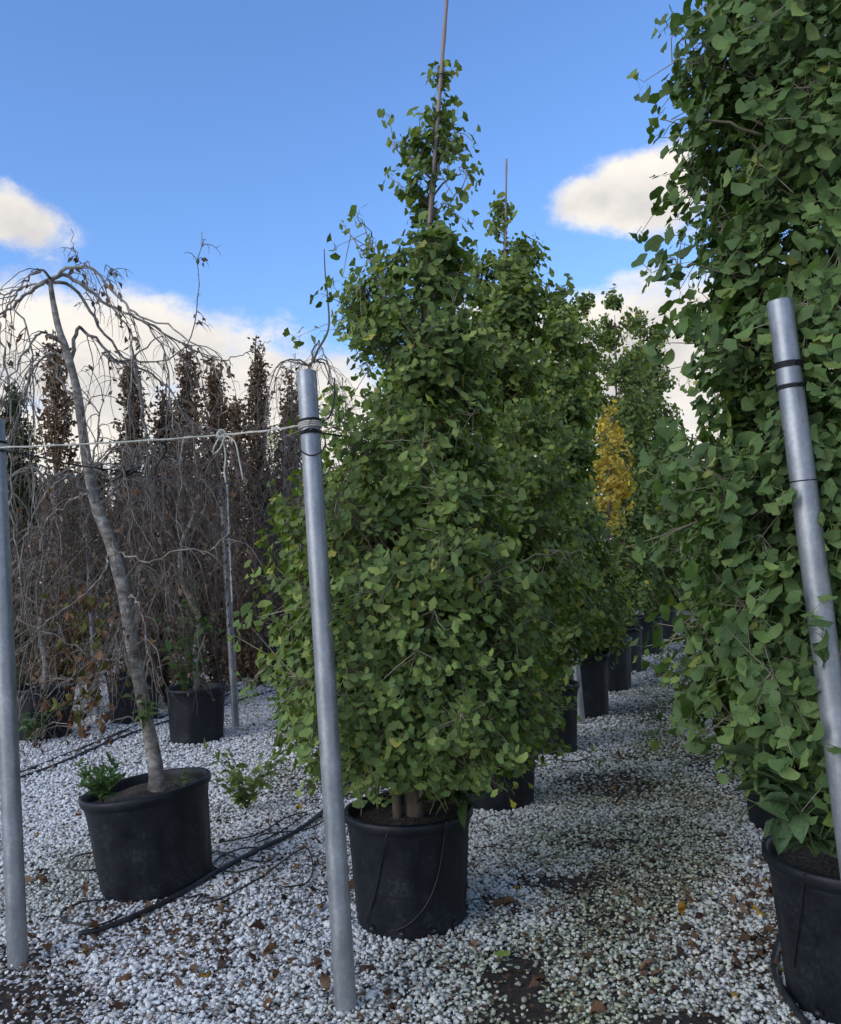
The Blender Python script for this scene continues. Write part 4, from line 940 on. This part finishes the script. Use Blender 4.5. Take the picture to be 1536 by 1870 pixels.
# its long upright whip
wh = spline([at(572, 660, 7.2), at(580, 640, 7.2), at(600, 600, 7.2), at(598, 540, 7.2), at(594, 500, 7.2), at(592, 455, 7.2)], 24)
V, f = tubes((wh - wh[0])[None], np.linspace(.013, .005, 24)[None], 6)
wo = mesh_obj('shoot', V, f, MAT['twigd'], w46, smooth_=True); wo.location = wh[0] - np.array(w46.location)

# ------------------------------------------------------------------ columnar trees
def columnar(px, D, ytop, wpx, label, seed, col, n=2600, name='columnar_tree', y0=1180, leaf=.055, taper=.75, group='columnar trees behind the weeping trees'):
    rg = np.random.default_rng(seed); top = at(px, ytop, D); base = np.array([at(px, 1100, D)[0], D, 0.0]); H = top[2]; Rr = wpx / 2 / F * D
    base[0] = at(px, 1000, D)[0]
    root = empty(name, base, label, 'tree', group)
    K = 16; tp_ = base + (top - base) * np.linspace(0, 1, K)[:, None]; tp_[1:, :2] += rg.normal(0, .012, (K - 1, 2))
    V, f = tubes((tp_ - base)[None], np.linspace(.045, .006, K)[None], 7); mesh_obj('trunk', V, f, MAT['twigd'], root, smooth_=True)
    nb = 90; h = rg.uniform(.03, .98, nb) ** .9; a = rg.uniform(0, 6.283, nb)
    env = lambda q: Rr * np.interp(q, [0, .12, .45, .75, .92, 1], [.7, 1, 1, taper, .4, .08])
    rr = env(h) * rg.uniform(.5, 1.15, nb) * (1 + .25 * np.sin(h * 23 + a))
    tip = np.stack([np.interp(h, [0, 1], [base[0], top[0]]) + rr * np.cos(a), base[1] + rr * np.sin(a), h * H], -1)
    hs = np.maximum(h - .10 - .12 * rg.random(nb), .005); st = np.stack([np.interp(hs, [0, 1], [base[0], top[0]]), np.full(nb, base[1]), hs * H], -1)
    mid = st * .5 + tip * .5; mid[:, :2] += (tip - st)[:, :2] * .3
    t = np.linspace(0, 1, 7)[None, :, None]; BP = (1 - t) ** 2 * st[:, None] + 2 * t * (1 - t) * mid[:, None] + t ** 2 * tip[:, None]
    V, f = tubes(BP - base, np.linspace(.010, .003, 7)[None].repeat(nb, 0), 4, cap=False); mesh_obj('branches', V, f, MAT['twigd'], root, smooth_=True)
    i = rg.integers(0, nb, n); tt = rg.beta(2, 1, n)[:, None]
    P = (1 - tt) ** 2 * st[i] + 2 * tt * (1 - tt) * mid[i] + tt ** 2 * tip[i] + rg.normal(0, .045, (n, 3)) * [1, 1, 1.4]
    P = P[P[:, 2] > .06]; n = len(P)
    c = np.array(col)[None] * rg.uniform(.55, 1.5, n)[:, None]; 
    ax = unit(rg.normal(0, .7, (n, 3)) + [0, 0, -.2]); o = leaf_batch('crown', P - base, ax, rg.normal(0, 1, (n, 3)), leaf * rg.uniform(.7, 1.4, n), c, SML, MAT['drybrown'], root, seed, smooth_=False); o['kind'] = 'stuff'
    return root
BR = (.165, .115, .078); BR2 = (.21, .14, .09); GRN = (.075, .115, .035); OLV = (.085, .085, .035)
cols = [
    (103, 9.6, 605, 62, BR2, 'brown columnar tree just behind the weeping tree top'), (28, 10.2, 690, 78, GRN, 'green columnar tree beside the front rope post'),
    (-45, 9.8, 640, 70, BR2, 'brown columnar tree at the outer end of the row'), (238, 9.8, 648, 58, BR, 'narrow brown columnar tree over the crooked trunk'),
    (300, 10.4, 700, 60, BR, 'shorter brown columnar tree amid the taller ones'), (342, 9.9, 628, 60, BR, 'brown columnar tree under the tall curved twig'),
    (392, 10.6, 650, 66, BR2, 'brown columnar tree above the rope knot'), (432, 12.2, 720, 62, BR2, 'leaning low brown columnar tree past the rope knot'),
    (468, 11.6, 612, 46, BR, 'slim brown columnar tree standing alone against cloud'), (532, 12.5, 660, 44, BR, 'brown columnar tree beside the top of the tall post'),
    (168, 12.5, 840, 84, OLV, 'olive columnar tree filling the gap behind the trunk'), (60, 13, 850, 90, OLV, 'olive columnar tree behind the green one'),
    (270, 13.5, 850, 84, OLV, 'dull olive columnar tree far behind the rope'), (385, 14, 860, 92, OLV, 'dark olive columnar tree behind the distant post'),
    (500, 14.5, 850, 92, OLV, 'broad olive columnar tree left of the large ginkgo'), (575, 14.8, 860, 96, OLV, 'olive columnar tree screened by the large ginkgo'),
    (640, 15.5, 780, 96, OLV, 'olive columnar tree wholly behind the large ginkgo')]
for i, (x, D, yt, wd, c, lb) in enumerate(cols):
    far = D > 12.4
    columnar(x, D, yt, wd * (1.25 if far else 1.22), lb, 60 + i, c, n=3800 if far else 5200, leaf=.085 if far else .062, taper=.75 if far else .85)
# evergreen screen far behind, reading as single trees
for i, (x, D, yt, wd) in enumerate([(-80, 19, 860, 150), (40, 20, 850, 150), (150, 19.5, 862, 150), (260, 20.5, 850, 150), (370, 19, 858, 150), (480, 20, 850, 150), (590, 19.5, 862, 150), (700, 20, 850, 150), (820, 20.5, 850, 160), (940, 22, 850, 160),
                                   (1240, 26, 880, 110), (1300, 24, 860, 130), (1180, 27, 880, 120), (1380, 24, 850, 150), (1480, 24, 850, 150)]):
    columnar(x, D, yt, wd, 'broad dark evergreen in the screen closing the nursery field', 90 + i, (.035, .05, .026), n=2600, leaf=.16, name='evergreen_tree', group='evergreen screen behind the rows', taper=.9)

# ------------------------------------------------------------------ weeds
def weed(base, n_st, h, spread, leaf, tpls, label, seed, col=(.09, .17, .045), per=9, name='weed', lean=(0, 0), flower=None, up=.2):
    rg = np.random.default_rng(seed); base = np.array(base, float); root = empty(name, base, label, 'weed', 'weeds')
    a = rg.uniform(0, 6.28, n_st); e = np.stack([np.cos(a) * spread * rg.uniform(.3, 1, n_st) + lean[0], np.sin(a) * spread * rg.uniform(.3, 1, n_st) + lean[1], h * rg.uniform(.55, 1.05, n_st)], -1)
    t = np.linspace(0, 1, 8)[None, :, None]; mid = e * [.25, .25, .6]; P = 2 * t * (1 - t) * mid[:, None] + t ** 2 * e[:, None]
    V, f = tubes(P, np.linspace(.004, .0015, 8)[None].repeat(n_st, 0), 5); mesh_obj('stems', V, f, MAT['stem'], root, smooth_=True)
    n = n_st * per; i = np.repeat(np.arange(n_st), per); k = rg.uniform(.15, 1, n)[:, None]; p = 2 * k * (1 - k) * mid[i] + k ** 2 * e[i]
    ax = unit(rg.normal(0, 1, (n, 3)) * [1, 1, .35] + [0, 0, up]); no = unit(rg.normal(0, .35, (n, 3)) + [0, 0, 1])
    sz = leaf * rg.uniform(.55, 1.25, n); tint = np.array(col)[None] * rg.uniform(.65, 1.4, n)[:, None]
    if n <= 120:
        pal = [tuple(np.array(col) * q) for q in (.75, 1.0, 1.3)]; leaf_parts('leaf', p, ax, no, sz, tpls, MAT['weed'], root, pal, seed)
    else:
        o = leaf_batch('foliage', p, ax, no, sz, tint, tpls, MAT['weed'], root, seed); o['kind'] = 'stuff'
    return root
pz_ = .45
pl_in = lambda px, py, D: at(px, py, D)
weed(at(188, 1464, DL - .14), 20, .18, .15, .06, BLD, 'feathery green weed at the edge of the weeping tree pot', 71, (.085, .17, .05), per=14, up=.8)
weed(at(335, 1450, DL), 6, .10, .16, .035, BRD, 'small weed seedlings on the soil beside the weeping trunk', 72, (.09, .13, .04), per=5)
weed(at(262, 1330, DL - .05) , 4, .22, .14, .05, BRD, 'light green climber clinging to the weeping trunk', 73, (.11, .17, .05), per=8, lean=(.03, -.08))
g = gnd(450, 1480); weed((g[0], g[1], 0), 14, .42, .40, .07, BRD, 'straggly yellow green weed beside the weeping tree pot', 74, (.16, .22, .06), per=10)
g = gnd(360, 1350); weed((g[0] - .08, g[1] - .05, .42), 12, .95, .36, .13, BRD, 'tall leafy green weed growing in the pot behind', 75, (.10, .18, .055), per=8)
g = gnd(90, 1345); weed((g[0], g[1] - .33, 0), 12, .42, .36, .09, BRD, 'low green weed in front of the half hidden pot', 76, (.08, .15, .05), per=10)
mz = .44
weed(at(690, 1478, Dm - .16), 3, .11, .04, .06, BLD, 'tiny pale weed on the soil of the pot beside the tall post', 77, (.16, .22, .07), per=5, up=.9)
weed(at(842, 1478, Dm - .10), 10, .10, .16, .14, BLD, 'rosette of long grassy leaves at the pot edge beside the tall post', 78, (.055, .11, .035), per=3, up=.1)
weed(at(1490, 1565, RY - .17), 11, .24, .26, .115, BRD, 'broad-leaved weed with toothed leaves in the pot across the path', 79, (.10, .165, .08), per=8, up=-.05)
weed(at(1440, 1500, RY - .10), 7, .30, .22, .13, BRD, 'broad green weed growing through the low ginkgo leaves across the path', 80, (.095, .17, .07), per=7, lean=(-.02, 0), up=.0)

# ------------------------------------------------------------------ fallen leaves
rg = np.random.default_rng(88)

FT = [crumple(blade_template(30 + i, .62, .5), i) for i in range(6)] + [ginkgo_template(40 + i) for i in range(2)]
flm = {}
FC = {'brown': [(.085, .050, .034), (.15, .085, .05), (.06, .040, .032), (.20, .13, .085)], 'yellow': [(.42, .26, .04), (.34, .19, .035)], 'green': [(.16, .22, .05)]}
for kind, cs in FC.items():
    for c in cs:
        for j, (tv, tf) in enumerate(FT if kind != 'green' else FT[6:]):
            o = mesh_obj('fallen_leaf', tv, tf, MAT['drybrown'], link=False, tint=np.array(c), smooth_=True); flm.setdefault(kind, []).append(o.data); bpy.data.objects.remove(o)
spots = [(900, 1665, 'brown'), (945, 1655, 'brown'), (870, 1740, 'brown'), (915, 1755, 'green'), (860, 1770, 'brown'), (700, 1820, 'brown'), (745, 1800, 'brown'), (720, 1840, 'brown'), (1090, 1545, 'brown'), (1130, 1550, 'brown'), (1240, 1548, 'brown'), (1210, 1552, 'brown'),
         (1395, 1660, 'brown'), (1385, 1665, 'yellow'), (1395, 1675, 'yellow'), (1410, 1740, 'brown'), (1420, 1745, 'yellow'), (1430, 1775, 'green'), (1350, 1685, 'brown'), (1320, 1670, 'brown'), (1270, 1680, 'brown'), (1280, 1655, 'brown'), (1350, 1620, 'brown'), (1380, 1625, 'brown'),
         (1150, 1680, 'brown'), (1190, 1700, 'brown'), (1230, 1760, 'brown'), (1170, 1780, 'brown'), (1260, 1795, 'brown'), (1220, 1620, 'brown'), (590, 1590, 'yellow'), (588, 1660, 'yellow'), (540, 1480, 'yellow'), (480, 1750, 'brown'), (420, 1690, 'brown'), (360, 1685, 'brown'),
         (190, 1730, 'brown'), (135, 1760, 'brown'), (330, 1700, 'brown'), (270, 1790, 'brown'), (345, 1780, 'brown'), (440, 1740, 'brown'), (540, 1760, 'brown'), (500, 1790, 'brown'), (450, 1540, 'brown'), (1140, 1460, 'brown'), (1050, 1452, 'brown'), (1118, 1443, 'yellow'),
         (1190, 1300, 'brown'), (1205, 1290, 'yellow'), (1170, 1320, 'brown'), (1270, 1328, 'brown'), (520, 1640, 'brown'), (800, 1770, 'brown'), (655, 1770, 'brown'), (605, 1750, 'brown')]
for _ in range(200):
    r_ = rg.random()
    if r_ < .45: x, y = rg.uniform(40, 640), rg.uniform(1480, 1860)
    elif r_ < .75: x, y = rg.uniform(860, 1470), rg.uniform(1400, 1860)
    elif r_ < .9: x, y = rg.uniform(1060, 1350), rg.uniform(1200, 1420)
    else: x, y = rg.normal(1390, 30), rg.uniform(1580, 1780)
    spots.append((x, y, 'brown' if rg.random() < .92 else 'yellow'))
pots_xy = [(o.location.x, o.location.y) for o in bpy.data.objects if o.name.startswith('plant_pot')]
MARKS = [('the pot of the bare weeping tree', gL, .55), ('the foot of the tall grey post', gnd(632, 1842), .4), ('the pot beside the tall post', G['main'], .6), ('the weedy pot across the path', RR[0], .62), ('the rope-end post', gnd(33, 1760), .45),
         ('the pot just behind the large ginkgo', G['A'], .7), ('the narrow pot', G['B'], .6), ('the big black pot', G['C'], .7), ('the dark bare soil patch', gnd(945, 1790), .35), ('the upper bare soil patch', gnd(1000, 1610), .35)]
def fl_label(kind, g, s):
    where = next(('near ' + n for n, p, r in MARKS if np.hypot(g[0] - p[0], g[1] - p[1]) < r), None)
    if where is None:
        sd_ = (g[0] - G['main'][0]) * ROWN[0] + (g[1] - G['main'][1]) * ROWN[1]
        where = 'on the shaded path between the ginkgo rows' if sd_ > .25 else 'on the open gravel between the posts and pots'
    size = 'large' if s > .062 else 'small' if s < .046 else 'mid-sized'
    return f"{size} {dict(brown='brown dead leaf', yellow='yellow fallen leaf', green='green fallen ginkgo leaf')[kind]} {where}", f"{kind} fallen leaves"
for x, y, kind in spots:
    g = gnd(x, y)
    if min(np.hypot(g[0] - a, g[1] - b_) for a, b_ in pots_xy) < .26: continue
    o = bpy.data.objects.new('fallen_leaf', random.choice(flm[kind])); COL.objects.link(o)
    s = rg.uniform(.032, .078); o.location = (g[0], g[1], float(gh(g[0], g[1])) + .014); o.scale = (s,) * 3
    o.rotation_euler = (rg.normal(0, .3), rg.normal(0, .35) + (math.pi if rg.random() < .4 else 0), rg.uniform(0, 6.28)); lb, gr_ = fl_label(kind, g, s); tag(o, lb, 'leaf', gr_)

# crumbs of broken leaves, bark and twigs among the chips
n = 5200; cx = np.concatenate([rg.uniform(-20, 1530, 2600), rg.normal(1390, 45, 700), rg.normal(1120, 90, 700), rg.uniform(380, 640, 600), rg.uniform(150, 420, 600)])
cy = np.concatenate([rg.uniform(1250, 1868, 2600), rg.uniform(1380, 1800, 700), rg.uniform(1230, 1640, 700), rg.uniform(1400, 1640, 600), rg.uniform(1640, 1760, 600)])
P = np.array([gnd(a, b_) for a, b_ in zip(cx, cy)]); P[:, 2] = gh(P[:, 0], P[:, 1]) + rg.uniform(.006, .013, n)
okc = np.min([np.hypot(P[:, 0] - a, P[:, 1] - b_) for a, b_ in pots_xy], 0) > .26; P = P[okc]; n = len(P)
g = rg.uniform(0, 1, n)[:, None]; tn = (1 - g) * np.array([[.04, .028, .022]]) + g * np.array([[.19, .115, .07]])
lit = leaf_batch('leaf_litter', P, rg.normal(0, 1, (n, 3)) * [1, 1, .12], rg.normal(0, .35, (n, 3)) + [0, 0, 1], rg.uniform(.010, .036, n), tn, SML, MAT['drybrown'], None, 3, smooth_=False)
tag(lit, 'crumbs of brown leaf litter strewn among the white chips', 'leaf litter', kind='stuff')

for c_, rb_, angs in ((G['main'], .235, (-2.3, -1.75, -1.2, -.7)), (RR[0], .245, (-2.6, -2.2, -1.7))):
    rt = next(o for o in bpy.data.objects if o.name.startswith('plant_pot') and abs(o.location.x - c_[0]) < 1e-4 and abs(o.location.y - c_[1]) < 1e-4)
    for a_ in angs:
        a2_ = a_ - rt.rotation_euler.z; p0 = np.array([math.cos(a2_), math.sin(a2_), 0]); q = np.array([-math.sin(a2_), math.cos(a2_), 0]); ring = []
        for k in range(12):
            t_ = 2 * math.pi * k / 12; ring.append(p0 * (rb_ * 1.012 + .002 + .035 * .12) + q * .016 * math.cos(t_) + np.array([0, 0, .045 + .011 * math.sin(t_)]))
        ring2 = [r_ - p0 * .012 for r_ in ring]
        V = np.array(ring + ring2); fa = [np.array([list(range(12))]), np.array([[k, (k + 1) % 12, 12 + (k + 1) % 12, 12 + k] for k in range(12)])]
        mesh_obj('drain_hole', V, fa, MAT['rubber'], rt)
